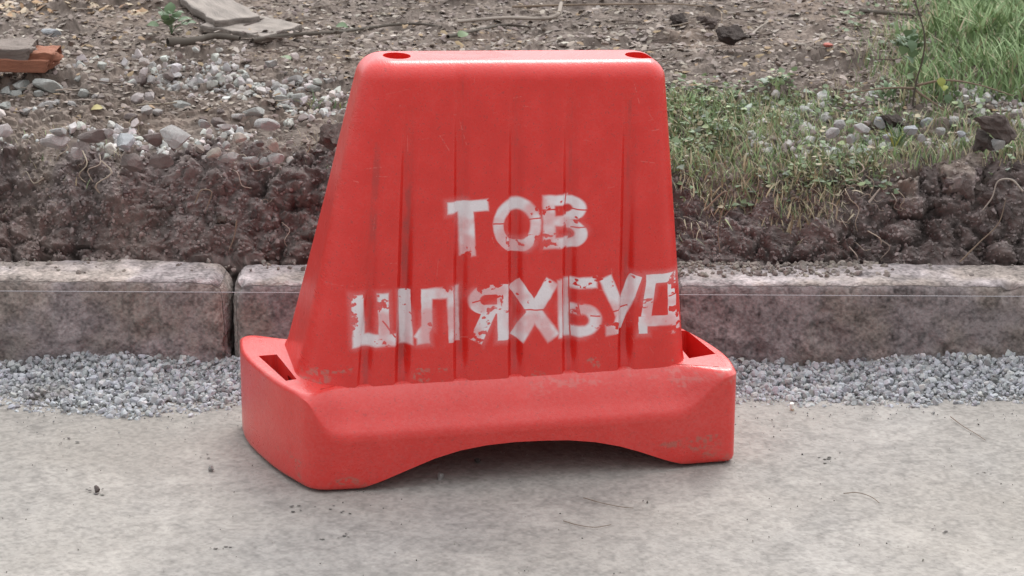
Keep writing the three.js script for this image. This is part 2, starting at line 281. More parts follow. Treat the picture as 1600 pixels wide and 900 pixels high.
{
  const it = [];
  for (let n = 0; n < 26000; n++) {
    const x = rr(-2.5, 2.4), e = stripEnd(x), z = mix(-0.632, e + 0.012, Math.pow(rnd(), 0.92)), edge = (e - z); if (edge < 0.03 && rnd() < 0.35) continue;
    const s = (0.0026 + 0.0082 * Math.pow(rnd(), 2.3)) * (edge < 0.05 ? 0.8 : 1) * (0.8 + 0.4 * fbm(x * 6, z * 6, 1, 2));
    const c = rnd() < 0.15 ? [0.56, 0.56, 0.56] : rnd() < 0.08 ? [0.25, 0.25, 0.255] : [0.47, 0.485, 0.505];
    const brown = sst(0.58, 0.7, fbm(x * 5 + 3, z * 7, 2, 3)) * 0.5;
    it.push({ p: [x, stripY(x, z) + s * rr(-0.5, 0.7), z], r: [rr(0, 6.3), rr(0, 6.3), rr(0, 6.3)], s, c: jit([mix(c[0], 0.26, brown), mix(c[1], 0.23, brown), mix(c[2], 0.2, brown)], 0.25) });
  }
  scatter('gravel', gravelGeos, gravelMat, it, 'band of crushed blue grey gravel against the foot of the kerb', 'gravel');
}
{ // grains and crumbs strayed onto the road and onto the kerb tops
  const it = [];
  for (let n = 0; n < 900; n++) { const x = rr(-1.7, 1.7), e = stripEnd(x), z = e - 0.01 + 0.16 * Math.pow(rnd(), 3.2), s = rr(0.0008, 0.0022) * (rnd() < 0.06 ? 2 : 1); it.push({ p: [x, -0.004 + s * 0.4, z], r: [rr(0, 6), rr(0, 6), rr(0, 6)], s, c: jit([0.33, 0.325, 0.32], 0.3) }); }
  for (let n = 0; n < 450; n++) { const x = rr(-1.7, 1.7), z = rr(-0.35, 1.0), s = rr(0.0007, 0.0018) * (rnd() < 0.06 ? 1.6 : 1); it.push({ p: [x, -0.004 + s * 0.4, z], r: [rr(0, 6), rr(0, 6), rr(0, 6)], s, c: jit(rnd() < 0.5 ? [0.12, 0.11, 0.10] : [0.34, 0.32, 0.29], 0.3) }); }
  for (let n = 0; n < 700; n++) { const x = rnd() < 0.7 ? rr(0.35, 0.85) : rr(-1.6, 1.6), z = -0.79 + 0.10 * Math.pow(rnd(), 2.2), s = rr(0.0025, 0.0075) * (rnd() < 0.15 ? 1.5 : 1); it.push({ p: [x, 0.2 + s * 0.3, z], r: [rr(0, 6), rr(0, 6), rr(0, 6)], s, c: jit([0.26, 0.225, 0.20], 0.25) }); }
  scatter('loose_grit', gravelGeos, gravelMat, it, 'loose grit and earth crumbs strewn over road and kerb tops', 'grit');
}

// ------------------------------------------------------------ the plastic barrier
const YAW = 12 * Math.PI / 180, BO = V(-0.0571, 0, -0.1821);
const barrier = add(new THREE.Group(), 'barrier', 'red plastic road barrier with white stencilled lettering standing before the kerb', 'barrier');
barrier.position.copy(BO); barrier.rotation.y = YAW;
const GROOVES = [[-0.272, -0.222, 0.016, 0.62], [-0.196, -0.163, 0.021, 0.66], [-0.078, -0.062, 0.017, 0.74], [0.033, 0.047, 0.020, 0.70], [0.144, 0.157, 0.020, 0.68], [0.259, 0.277, 0.022, 0.68]];
function bodyRing(h, inset = 0) { // list of [U, W, tag, arc] counter-clockwise from front-left, seen from above ; tag 1 on the front face
  const t = (h - 0.19) / 0.62, out = h < 0.215 ? 0.010 * Math.pow((0.215 - h) / 0.035, 2) : 0;
  const uL = mix(-0.393, -0.243, t) - out, uR = mix(0.392, 0.357, t) + out * 0.6, wF = mix(0.152, 0.074, t), wB = -mix(0.175, 0.076, t) - out;
  const r = [mix(0.105, 0.058, t), mix(0.045, 0.042, t), mix(0.10, 0.055, t), mix(0.06, 0.05, t)]; // FL, FR, BR, BL
  const L = uL + inset, R = uR - inset, F = wF - inset, B = wB + inset, rad = r.map((q) => Math.max(0.004, q - inset)), o = [];
  const line = (a, b, c, d, n, tag) => { for (let i = 0; i < n; i++) o.push([mix(a, c, i / n), mix(b, d, i / n), tag]); };
  const arc = (cx, cy, q, a0, tag0, tag1) => { for (let i = 0; i < 14; i++) { const a = a0 + Math.PI / 2 * i / 14; o.push([cx + q * Math.cos(a), cy + q * Math.sin(a), i < 7 ? tag0 : tag1]); } };
  line(L + rad[0], F, R - rad[1], F, 300, 1); // front, left to right
  // corners walk clockwise seen from +h with W towards viewer: front -> right end -> back -> left end
  const arcR = (cx, cy, q, a0, n, tag) => { for (let i = 0; i < n; i++) { const a = a0 - Math.PI / 2 * i / n; o.push([cx + q * Math.cos(a), cy + q * Math.sin(a), tag]); } };
  arcR(R - rad[1], F - rad[1], rad[1], Math.PI / 2, 14, 1);
  line(R, F - rad[1], R, B + rad[2], 24, 0);
  arcR(R - rad[2], B + rad[2], rad[2], 0, 14, 0);
  line(R - rad[2], B, L + rad[3], B, 120, 0);
  arcR(L + rad[3], B + rad[3], rad[3], -Math.PI / 2, 14, 0);
  line(L, B + rad[3], L, F - rad[0], 24, 0);
  arcR(L + rad[0], F - rad[0], rad[0], Math.PI, 14, 1);
  const fade = 1 - clamp(inset / 0.02);
  for (const q of o) {
    const frontish = sst(F - 0.05, F - 0.015, q[1]), backish = sst(-(B + 0.05), -(B + 0.015), -q[1]);
    for (const [g0, g1, dep, hs] of GROOVES) {
      const gu = mix(g0, g1, (h - 0.19) / 0.57), dk = dep * Math.pow(clamp((hs + 0.07 - h) / (hs - 0.12)), 0.7) * fade * mix(0.45, 1, sst(0.19, 0.25, h));
      const du = q[0] - gu; const pr = sst(-0.0160, -0.0055, du) * (1 - sst(0.004, 0.021, du)); if (frontish > 0) q[1] -= dk * pr * frontish;
      const db = -q[0] - gu - 0.03, pb = sst(-0.0135, -0.0065, db) * (1 - sst(0.003, 0.016, db)); if (backish > 0) q[1] += dk * pb * backish;
    }
    // hand-made unevenness of the moulding
    const un = 0.0035 * (fbm(q[0] * 6, h * 6, q[1] * 6 + 3, 2) - 0.5) * fade; q[1] += un * (q[1] > 0 ? 1 : -1);
  }
  return o;
}
const tiltY = (U, h) => h - 0.034 * (U - 0.06) * sst(0.45, 0.81, h) ; // the top sags towards the right
const FRONT = { u0: -0.42, u1: 0.42, h0: 0.17, h1: 0.84 };
function loftSolid(rings, uvOf) { // rings: arrays of Vector3 (same count), closed with fans
  const n = rings[0].length, P = [], ix = []; rings.forEach((r) => r.forEach((p) => P.push(p.x, p.y, p.z)));
  const m = rings.length; for (let j = 0; j < m - 1; j++) for (let i = 0; i < n; i++) { const a = j * n + i, b = j * n + (i + 1) % n, c = a + n, d = b + n; ix.push(a, b, c, b, d, c); }
  const cen = (r) => r.reduce((s, p) => s.add(p), V(0, 0, 0)).multiplyScalar(1 / n); const c0 = cen(rings[0]), c1 = cen(rings[m - 1]); const i0 = P.length / 3; P.push(c0.x, c0.y, c0.z, c1.x, c1.y, c1.z);
  for (let i = 0; i < n; i++) { ix.push(i0, (i + 1) % n, i); ix.push(i0 + 1, (m - 1) * n + i, (m - 1) * n + (i + 1) % n); }
  let g = new THREE.BufferGeometry(); g.setAttribute('position', new THREE.Float32BufferAttribute(P, 3)); g.setIndex(ix); g.computeVertexNormals();
  const idx = Array.from(g.index.array); g = g.toNonIndexed(); const p = g.attributes.position, uv = new Float32Array(p.count * 2);
  for (let t = 0; t < p.count; t += 3) { const A = idx.slice(t, t + 3); const res = uvOf(A.map((k) => (k >= i0 ? -1 - (k - i0) : k)), [0, 1, 2].map((q) => V(p.getX(t + q), p.getY(t + q), p.getZ(t + q)))); for (let q = 0; q < 3; q++) { uv[(t + q) * 2] = res[q][0]; uv[(t + q) * 2 + 1] = res[q][1]; } }
  g.setAttribute('uv', new THREE.BufferAttribute(uv, 2)); return g;
}
const plain = (v) => [((v.x + v.z * 0.6) * 0.9 + 4) % 1 * 0.98 + 0.01, 0.52 + 0.46 * clamp((v.y + v.z * 0.3 + 0.1) / 1.1)];
function cyl(r, len) { return new THREE.CylinderGeometry(r, r, len, 32); }
function cut(base, cutters) { const ev = new Evaluator(); ev.attributes = ['position', 'normal', 'uv']; ev.useGroups = false; let b = new Brush(base); b.updateMatrixWorld(); for (const g of cutters) { const c = new Brush(g); c.updateMatrixWorld(); b = ev.evaluate(b, c, SUBTRACTION); } return b.geometry; }
// stencilled words, drawn as strokes in metres on the front face: [kind, ...]
const STROKES = []; const bar = (x0, y0, x1, y1, w) => STROKES.push([0, x0, y0, x1, y1, w / 2]); const ring = (cx, cy, rx, ry, w, a0 = -9, a1 = 9) => STROKES.push([1, cx, cy, rx, ry, w / 2, a0, a1]);
const GAPS = []; const gap = (x0, y0, x1, y1, w = 0.0022) => GAPS.push([0, x0, y0, x1, y1, w / 2]);
{
  // first word, three letters
  const t = 0.547, b = 0.441; bar(-0.094, t - 0.012, -0.014, t - 0.009, 0.021); bar(-0.058, t - 0.002, -0.056, b - 0.002, 0.029);
  ring(0.044, (t + b) / 2, 0.038, 0.0425, 0.021);
  bar(0.109, t + 0.002, 0.109, b + 0.004, 0.023); ring(0.146, t - 0.026, 0.026, 0.017, 0.020, -1.57, 1.57); ring(0.146, b + 0.029, 0.028, 0.0195, 0.020, -1.57, 1.57);
  for (const y of [t - 0.008, (t + b) / 2 + 0.004, b + 0.013]) bar(0.10, y, 0.148, y, 0.019);
  gap(-0.004, 0.499, 0.024, 0.499); gap(0.064, 0.505, 0.092, 0.506); gap(0.095, 0.521, 0.135, 0.522); gap(0.142, 0.523, 0.148, 0.56); gap(0.150, 0.520, 0.19, 0.517); gap(0.155, 0.482, 0.19, 0.484);
  // second word, seven letters; the line droops a little to the right end
  const T = (u) => 0.378 + 0.003 * (u / 0.38), B = (u) => 0.271 - 0.010 * (u + 0.3) / 0.68;
  bar(-0.278, T(-0.28) - 0.004, -0.277, B(-0.28), 0.023); bar(-0.228, T(-0.23) - 0.003, -0.227, B(-0.23), 0.021); bar(-0.184, T(-0.18), -0.183, B(-0.18), 0.023); bar(-0.290, B(-0.28) + 0.011, -0.205, B(-0.2) + 0.011, 0.023);
  bar(-0.141, T(-0.14), -0.142, B(-0.14) + 0.03, 0.021); bar(-0.142, B(-0.14) + 0.034, -0.160, B(-0.14) + 0.010, 0.020); bar(-0.162, B(-0.14) + 0.010, -0.138, B(-0.14) + 0.011, 0.019); bar(-0.148, T(-0.1) - 0.010, -0.076, T(-0.1) - 0.009, 0.020); bar(-0.088, T(-0.09), -0.087, B(-0.09), 0.024);
  bar(0.012, T(0), 0.012, B(0), 0.024); ring(-0.022, T(0) - 0.029, 0.024, 0.020, 0.020, 1.57, 4.72); bar(-0.024, T(0) - 0.009, 0.02, T(0) - 0.009, 0.019); bar(-0.024, T(0) - 0.048, 0.015, T(0) - 0.048, 0.018); bar(-0.014, T(0) - 0.05, -0.045, B(0) + 0.001, 0.026);
  bar(0.037, T(0.04), 0.113, B(0.1), 0.027); bar(0.113, T(0.1), 0.040, B(0.04), 0.027);
  bar(0.136, T(0.13), 0.137, B(0.13), 0.023); bar(0.13, T(0.18) - 0.009, 0.203, T(0.18) - 0.008, 0.020); ring(0.172, B(0.17) + 0.032, 0.028, 0.0225, 0.021, -1.57, 1.57); bar(0.135, B(0.17) + 0.0545, 0.173, B(0.17) + 0.0545, 0.019); bar(0.135, B(0.17) + 0.010, 0.173, B(0.17) + 0.0095, 0.020);
  bar(0.222, T(0.22), 0.253, B(0.25) + 0.043, 0.024); bar(0.286, T(0.28), 0.246, B(0.25) + 0.012, 0.023); bar(0.222, B(0.23) + 0.010, 0.248, B(0.24) + 0.012, 0.020);
  bar(0.318, T(0.31) - 0.002, 0.305, B(0.31) + 0.034, 0.020); bar(0.306, T(0.33) - 0.009, 0.37, T(0.33) - 0.008, 0.018); bar(0.360, T(0.36), 0.361, B(0.36) + 0.02, 0.020); bar(0.290, B(0.33) + 0.025, 0.376, B(0.33) + 0.025, 0.020); bar(0.298, B(0.3) + 0.024, 0.298, B(0.3), 0.018); bar(0.369, B(0.37) + 0.03, 0.369, B(0.37) - 0.001, 0.018);
  gap(-0.05, 0.345, -0.02, 0.352); gap(0.055, 0.325, 0.095, 0.322); gap(0.135, 0.385, 0.135, 0.25, 0.003); gap(0.150, 0.385, 0.151, 0.255); gap(0.165, 0.33, 0.17, 0.305); gap(0.19, 0.305, 0.21, 0.302); gap(0.236, 0.31, 0.27, 0.317); gap(0.30, 0.33, 0.318, 0.331); gap(-0.23, 0.32, -0.205, 0.285, 0.0025); gap(-0.085, 0.38, -0.086, 0.26, 0.002); gap(0.352, 0.335, 0.37, 0.336);
}
function sdStroke(s, x, y) {
  if (s[0] === 0) { const dx = s[3] - s[1], dy = s[4] - s[2], L = Math.hypot(dx, dy), ax = (x - s[1]) * dx / L + (y - s[2]) * dy / L, ay = Math.abs(-(x - s[1]) * dy / L + (y - s[2]) * dx / L) - s[5], ex = Math.max(-ax, ax - L); return Math.max(ex, ay); }
  let a = Math.atan2(y - s[2], x - s[1]); if (s[6] > 0 && a < 0) a += 2 * Math.PI; const k = Math.hypot((x - s[1]) / s[3], (y - s[2]) / s[4]), rl = Math.hypot(s[3] * Math.cos(a), s[4] * Math.sin(a)) || 1; const d = Math.abs(k - 1) * (s[3] + s[4]) / 2 - s[5];
  return (s[6] > -5 && (a < s[6] - 0.02 || a > s[7] + 0.02)) ? Math.max(d, 0.01) : d;
}
const RED = [0.70, 0.019, 0.012];
const redTone = (x, y, s) => { const a = fbm(x * 5 + s, y * 5, 1, 4), b = fbm(x * 34, y * 30 + s, 3, 3), sp = fbm(x * 330, y * 330 + s, 5, 2); let k = 0.93 + 0.08 * (a - 0.5) + 0.12 * (b - 0.5); const fade = 0.002 + 0.014 * sst(0.40, 0.75, a * 0.2 + b * 0.3 + sp * 0.5), dust = sst(0.74, 0.84, sp) * 0.28; return [RED[0] * k * (1 - dust), (RED[1] * k + fade) * (1 - dust) + 0.01 * dust, (RED[2] * k + fade) * (1 - dust) + 0.01 * dust]; };
const SCR = []; { const q = rngOf(555); for (let i = 0; i < 70; i++) { const x = -0.38 + 0.76 * q(), y = 0.2 + 0.58 * q(), a = q() < 0.6 ? (q() - 0.5) * 0.5 : 1.2 + q(), l = 0.008 + 0.05 * q() * q(); SCR.push([0, x, y, x + l * Math.cos(a), y + l * Math.sin(a), 0.0003 + 0.0005 * q(), 0.15 + 0.4 * q()]); } }
const bodyMap = tex(1536, 2048, (u, v) => {
  if (v > 0.5) return redTone(u * 0.9, v * 2.2, 7);
  const x = mix(FRONT.u0, FRONT.u1, u), y = mix(FRONT.h0, FRONT.h1, v * 2); let c = redTone(x, y, 3);
  // grime in the left two grooves, painted shade deepening the rest; broken lengthwise
  for (let gi = 0; gi < GROOVES.length; gi++) { const [g0, g1, , hs] = GROOVES[gi]; const gu = mix(g0, g1, (y - 0.19) / 0.57) + 0.002, w = gi < 2 ? 0.010 : 0.005, n = fbm(x * 60, y * 18 + gi * 9, 2, 4), e = Math.max(0, 1 - Math.abs(x - gu) / w); const k = sst(0.34, 0.66, n) * sst(0, 0.6, e) * (y < hs + 0.05 ? 1 : 0) * [0.30, 0.38, 0.30, 0.24, 0.22, 0.22][gi]; for (let q = 0; q < 3; q++) c[q] = mix(c[q], [0.13, 0.045, 0.04][q], k); }
  // tan mud splashes near the foot and pale scuffs
  const sp = fbm(x * 26, y * 50, 8, 4), mud = sst(0.58, 0.74, sp) * (y < 0.206 + 0.03 * fbm(x * 14, 2, 2, 3) ? 1 : 0) * 0.5 * sst(0.38, 0.62, fbm(x * 200, y * 200, 16, 3)); for (let q = 0; q < 3; q++) c[q] = mix(c[q], [0.30, 0.20, 0.16][q], mud);
  const scuff = sst(0.60, 0.70, fbm(x * 70, y * 40, 3, 3)) * (Math.hypot((x + 0.322 - (y - 0.24) * 0.12) / 0.010, (y - 0.245) / 0.05) < 1 ? 0.75 : 0); for (let q = 0; q < 3; q++) c[q] = mix(c[q], [0.75, 0.42, 0.36][q], scuff);
  for (const q of SCR) { if (Math.abs(x - q[1]) > 0.06 || Math.abs(y - q[2]) > 0.06) continue; const e = sdStroke(q, x, y); if (e < 0.0006) { const k = q[6] * (1 - sst(-0.0002, 0.0006, e)) * sst(0.3, 0.6, vn(x * 300, y * 300, 3)); for (let w = 0; w < 3; w++) c[w] = mix(c[w], [0.72, 0.22, 0.19][w], k); } }
  // white spray paint: soft oversprayed rims, flaked holes, stencil bridges
  if (y > 0.24 && y < 0.58) {
    const wx = x + 0.0016 * (fbm(x * 90, y * 90, 1, 2) - 0.5), wy = y + 0.0016 * (fbm(x * 90, y * 90, 4, 2) - 0.5); let d = 9; for (const s of STROKES) { const e = sdStroke(s, wx, wy); if (e < d) d = e; }
    if (d < 0.02) {
      let hol = 9; for (const s of GAPS) { const e = sdStroke(s, wx, wy); if (e < hol) hol = e; }
      const n = fbm(x * 110, y * 130, 11, 4), big = fbm(x * 30 + 2, y * 40, 17, 3); const zone = Math.max(sst(-0.255, -0.285, x) * (y < 0.4 ? 1 : 0), sst(0.335, 0.36, x) * (y < 0.4 ? 1 : 0), (x > -0.035 && x < 0.02 && y > 0.325 && y < 0.39 ? 0.55 : 0), (y > 0.43 && y < 0.475 && x > 0.02 ? 0.6 : 0), 0.0);
      const flake = sst(0.635, 0.68, n * 0.5 + big * 0.5 + 0.115 * zone); const soft = mix(0.0010, 0.0050, sst(0.35, 0.7, fbm(x * 11, y * 9, 21, 2)));
      let a = (1 - sst(-soft * 0.6, soft, d)) * (1 - flake) * sst(-0.0004, 0.0008, hol); const thin = 0.94 - 0.42 * sst(0.46, 0.72, fbm(x * 22, y * 22, 33, 4)); a *= thin;
      const over = 0.13 * (1 - sst(0, 0.014, d)) * sst(0.42, 0.6, fbm(x * 13, y * 13, 44, 3)) * (0.6 + 0.8 * vn(x * 700, y * 700, 2)); a = Math.max(a, over);
      const w = 0.76 + 0.14 * (fbm(x * 30, y * 30, 5, 3) - 0.5); for (let q = 0; q < 3; q++) c[q] = mix(c[q], [w, w * 0.955, w * 0.985][q], a);
    }
  }
  return c;
}, true, false);
const plasticRough = tex(512, 512, (u, v) => 0.5 + 0.22 * (tfbm(u, v, 6, 5, 401) - 0.5) + 0.25 * (tfbm(u, v, 60, 3, 411) - 0.5), false);
const plasticBump = tex(512, 512, (u, v) => 0.5 * tfbm(u, v, 90, 3, 421) + 0.5 * tfbm(u, v, 14, 3, 431), false); const rep = (t, a, b) => { const c = t.clone(); c.repeat.set(a, b); c.needsUpdate = true; return c; };
const plastic = (map, a, b) => new THREE.MeshPhysicalMaterial({ map, roughness: 0.66, roughnessMap: rep(plasticRough, a / 2, b / 2), bumpMap: rep(plasticBump, a, b), bumpScale: 0.0009, metalness: 0, ior: 1.52, clearcoat: 0.3, clearcoatRoughness: 0.2 });
{
  const rings = []; const N = 70, fil = 0.036, hT = 0.812;
  const addRing = (h, inset) => rings.push(bodyRing(h, inset).map(([U, W]) => V(U, tiltY(U, h), W)));
  const tags = bodyRing(0.5).map((q) => q[2]);
  for (let i = 0; i <= N; i++) addRing(mix(0.178, hT - fil, i / N), 0);
  for (let i = 1; i <= 10; i++) { const a = i / 10 * Math.PI / 2; addRing(hT - fil + fil * Math.sin(a), fil * (1 - Math.cos(a)) + (i === 10 ? 0.0005 : 0)); }
  const n = tags.length;
  let g = loftSolid(rings, (ids, ps) => { const front = ids.every((k) => k >= 0 && (tags[k % n] === 1 || tags[(k + n - 1) % n] === 1)) && ps.every((q) => q.y < 0.835); return front ? ps.map((q) => [(q.x - FRONT.u0) / (FRONT.u1 - FRONT.u0), 0.5 * clamp((q.y - FRONT.h0) / (FRONT.h1 - FRONT.h0), 0, 0.998)]) : ps.map(plain); });
  const hole = (u, w) => { const c = cyl(0.0275, 0.09); c.scale(1, 1, 1.12); c.translate(u, tiltY(u, 0.812) + 0.018, w); const uv = c.attributes.uv; for (let i = 0; i < uv.count; i++) uv.setXY(i, 0.3 + 0.2 * uv.getX(i), 0.7 + 0.1 * uv.getY(i)); return c; };
  g = cut(g, [hole(-0.175, 0.0), hole(0.313, 0.008)]);
  const m = part(barrier, 'upper_body', g, plastic(bodyMap, 5.6, 9)); m.userData.label = 'ribbed trapezoid upper body with white stencilled Cyrillic words';
}
// base: half-turn symmetric plan with one slanted corner at each end
const baseMap = tex(1024, 1024, (u, v) => { // u along outline (2.4 m), v height 0..0.3
  const x = u * 2.4, y = v * 0.45; let c = redTone(x, y, 11); const a = 0.35 * fbm(x * 9, y * 9, 5, 3) + 0.65 * fbm(x * 260, y * 260, 5, 2), pale = 0.35 + 0.65 * sst(0.3, 0.75, a); for (let q = 0; q < 3; q++) c[q] = mix(c[q], [0.66, 0.10, 0.09][q], 0.42 * pale);
  const n = fbm(x * 18, y * 34, 9, 4), mud = sst(0.60, 0.76, n + 0.16 * (y < 0.05 ? 1 - y / 0.05 : 0) - 0.03) * (y < 0.07 ? 0.45 : 0) * sst(0.38, 0.62, fbm(x * 190, y * 190, 6, 3)); const cr = sst(0.5, 0.66, fbm(x * 22, y * 60, 2, 4)) * (y > 0.165 && y < 0.30 ? 0.22 : 0) * sst(0.38, 0.62, fbm(x * 170, y * 170, 16, 3)) * sst(0.45, 0.6, fbm(x * 4, y * 3, 14, 2));
  for (let q = 0; q < 3; q++) c[q] = mix(mix(c[q], [0.24, 0.165, 0.125][q], mud), [0.42, 0.32, 0.28][q], cr); return c;
});
{
  const half = [[-0.300, 0.218, 0.08], [0.478, 0.216, 0.024], [0.490, 0.09, 0.10], [0.442, -0.09, 0.06], [0.386, -0.210, 0.035]]; // front, right front corner, right end, chamfer
  const ctl = [...half.map(([a, b, r]) => [-a, -b, r]), ...half];
  // rounded polygon
  const path = new THREE.Path(); const m = ctl.length; ctl.forEach((c, i) => { const p = ctl[(i + m - 1) % m], q = ctl[(i + 1) % m]; const dp = Math.hypot(p[0] - c[0], p[1] - c[1]), dq = Math.hypot(q[0] - c[0], q[1] - c[1]); const a = Math.min(c[2], dp * 0.48) / dp, b = Math.min(c[2], dq * 0.48) / dq; const A = [mix(c[0], p[0], a), mix(c[1], p[1], a)], B = [mix(c[0], q[0], b), mix(c[1], q[1], b)]; i ? path.lineTo(...A) : path.moveTo(...A); path.quadraticCurveTo(c[0], c[1], ...B); }); path.closePath();
  const N = 480, pts = path.getSpacedPoints(N).slice(0, N), per = path.getLength();
  const nor = pts.map((p, i) => { const a = pts[(i + N - 3) % N], b = pts[(i + 3) % N], dx = b.x - a.x, dy = b.y - a.y, l = Math.hypot(dx, dy); return [-dy / l, dx / l]; });
  const cx = nor[10][0] * pts[10].x + nor[10][1] * pts[10].y > 0 ? 1 : -1; // outward
  const sh = pts.map((p, i) => { const k = Math.abs(nor[i][1]); const nearCorner = 1 - sst(0.36, 0.47, p.x * Math.sign(p.y)); return sst(0.72, 0.97, k) * nearCorner * (p.x * Math.sign(p.y) < -0.30 ? sst(-0.43, -0.33, p.x * Math.sign(p.y)) : 1); });
  // smooth the weights along the outline
  let w = sh; for (let q = 0; q < 8; q++) w = w.map((v, i) => (w[(i + N - 1) % N] + v * 2 + w[(i + 1) % N]) / 4);
  const HB = 0.194; const prof = (k) => { // [inset, height] list from ground up
    const hs = mix(HB - 0.006, 0.122, k), r = mix(0.006, 0.02, k), out = []; out.push([0.007, 0.0], [0.002, 0.004], [0, 0.012]); for (let i = 1; i <= 8; i++) out.push([0.0, mix(0.012, hs - r * 0.6, i / 8)]);
    const si = mix(0.007, 0.070, k); // shoulder inset
    for (let i = 1; i <= 10; i++) { const t = i / 10; const a = t; // blend: round over, then sloping shoulder, slightly hollow
      const inset = mix(si * (1 - Math.cos(a * Math.PI / 2)), si * (0.12 * sst(0, 0.3, a) + 0.88 * Math.pow(a, 1.15)), k), hh = mix(hs - r * 0.6 + (HB - hs + r * 0.6) * Math.sin(a * Math.PI / 2), mix(hs - r * 0.6, HB, 0.55 * a + 0.45 * Math.sin(a * Math.PI / 2)), k); out.push([inset, hh]); }
    out.push([si + 0.008, HB + 0.0006], [si + 0.016, HB + 0.001]); return out; };
  const profs = w.map(prof), R = profs[0].length, rings = [];
  for (let j = 0; j < R; j++) rings.push(pts.map((p, i) => { const [ins, h] = profs[i][j]; const x = p.x - cx * nor[i][0] * ins, z = p.y - cx * nor[i][1] * ins; return V(x, h + 0.0025 * (fbm(x * 5, z * 5, h * 9, 2) - 0.5) * (j > 2 ? 1 : 0), z); }));
  rings.forEach((r, j) => { // relax the inner rings so that the offset outline never folds at the tight corners
    const it = j < 12 ? 0 : Math.round((j - 11) * 5); for (let q = 0; q < it; q++) { const c = r.map((p) => p.clone()); for (let i = 0; i < N; i++) { const a = c[(i + N - 1) % N], b = c[(i + 1) % N]; r[i].set((a.x + 2 * c[i].x + b.x) / 4, (a.y + 2 * c[i].y + b.y) / 4, (a.z + 2 * c[i].z + b.z) / 4); } }
  });
  let area = 0; for (let i = 0; i < N; i++) { const a = pts[i], b = pts[(i + 1) % N]; area += a.x * b.y - b.x * a.y; }
  if (area > 0) rings.forEach((r) => r.reverse());
  const n = N; let g = loftSolid(rings, (ids, ps) => { const wall = ids.every((k) => k >= 0 && Math.floor(k / n) < R - 1); if (!wall) return ps.map((q) => [(q.x + 1) * 0.42, 0.5 + q.z * 0.5 + 0.1]); const is = ids.map((k) => k % n), wrap = Math.max(...is) - Math.min(...is) > n / 2; return ids.map((k, q) => { let a = k % n; if (wrap && a < n / 2) a += n; return [a / n, (ps[q].y + profs[0][0][0]) / 0.45]; }); });
  // flared opening under the long sides
  const s = new THREE.Shape(); const ar = [[-0.296, -0.001], [-0.243, 0.017], [-0.190, 0.037], [-0.141, 0.055], [-0.09, 0.068], [-0.037, 0.075], [0.02, 0.0775], [0.079, 0.076], [0.13, 0.073], [0.184, 0.065], [0.235, 0.052], [0.277, 0.037], [0.331, 0.015], [0.378, -0.001]]; s.moveTo(-0.296, -0.1); ar.forEach(([a, b]) => s.lineTo(a, b)); s.lineTo(0.378, -0.1); s.closePath();
  const arch = new THREE.ExtrudeGeometry(s, { depth: 0.8, bevelEnabled: false, curveSegments: 4 }); arch.translate(0, 0, -0.4);
  const slot = (q) => { const sp = new THREE.Shape(q.map(([a, b]) => new THREE.Vector2(a, -b))); const e = new THREE.ExtrudeGeometry(sp, { depth: 0.5, bevelEnabled: false }); e.rotateX(-Math.PI / 2); e.translate(0, 0.11, 0); return e; };
  const fixuv = (e) => { const uv = e.attributes.uv, p = e.attributes.position; for (let i = 0; i < uv.count; i++) uv.setXY(i, p.getX(i) * 0.4 + 0.5, 0.22 + 0.2 * Math.abs(p.getY(i))); return e; };
  g = cut(g, [fixuv(arch), fixuv(slot([[-0.456, -0.062], [-0.418, -0.064], [-0.397, 0.093], [-0.419, 0.098]])), fixuv(slot([[0.402, 0.122], [0.463, 0.104], [0.447, -0.055], [0.404, -0.06]]))]);
  const mm = part(barrier, 'base', g, plastic(baseMap, 16, 3)); mm.userData.label = 'faded red base with sloping shoulders, end slots and a low arch below';
}

// ------------------------------------------------------------ mason's string along the kerb
{
  const pts = []; for (let i = 0; i <= 40; i++) { const x = -4 + 8 * i / 40; pts.push(V(x, 0.186 - 0.003 * Math.cos(x * 0.4), -0.612)); }
  add(new THREE.Mesh(new THREE.TubeGeometry(new THREE.CatmullRomCurve3(pts), 160, 0.00095, 6), std({ color: lin(0.36, 0.345, 0.36), roughness: 0.8 })), 'string_line', 'thin white string stretched level along the front of the kerb', 'string');
}

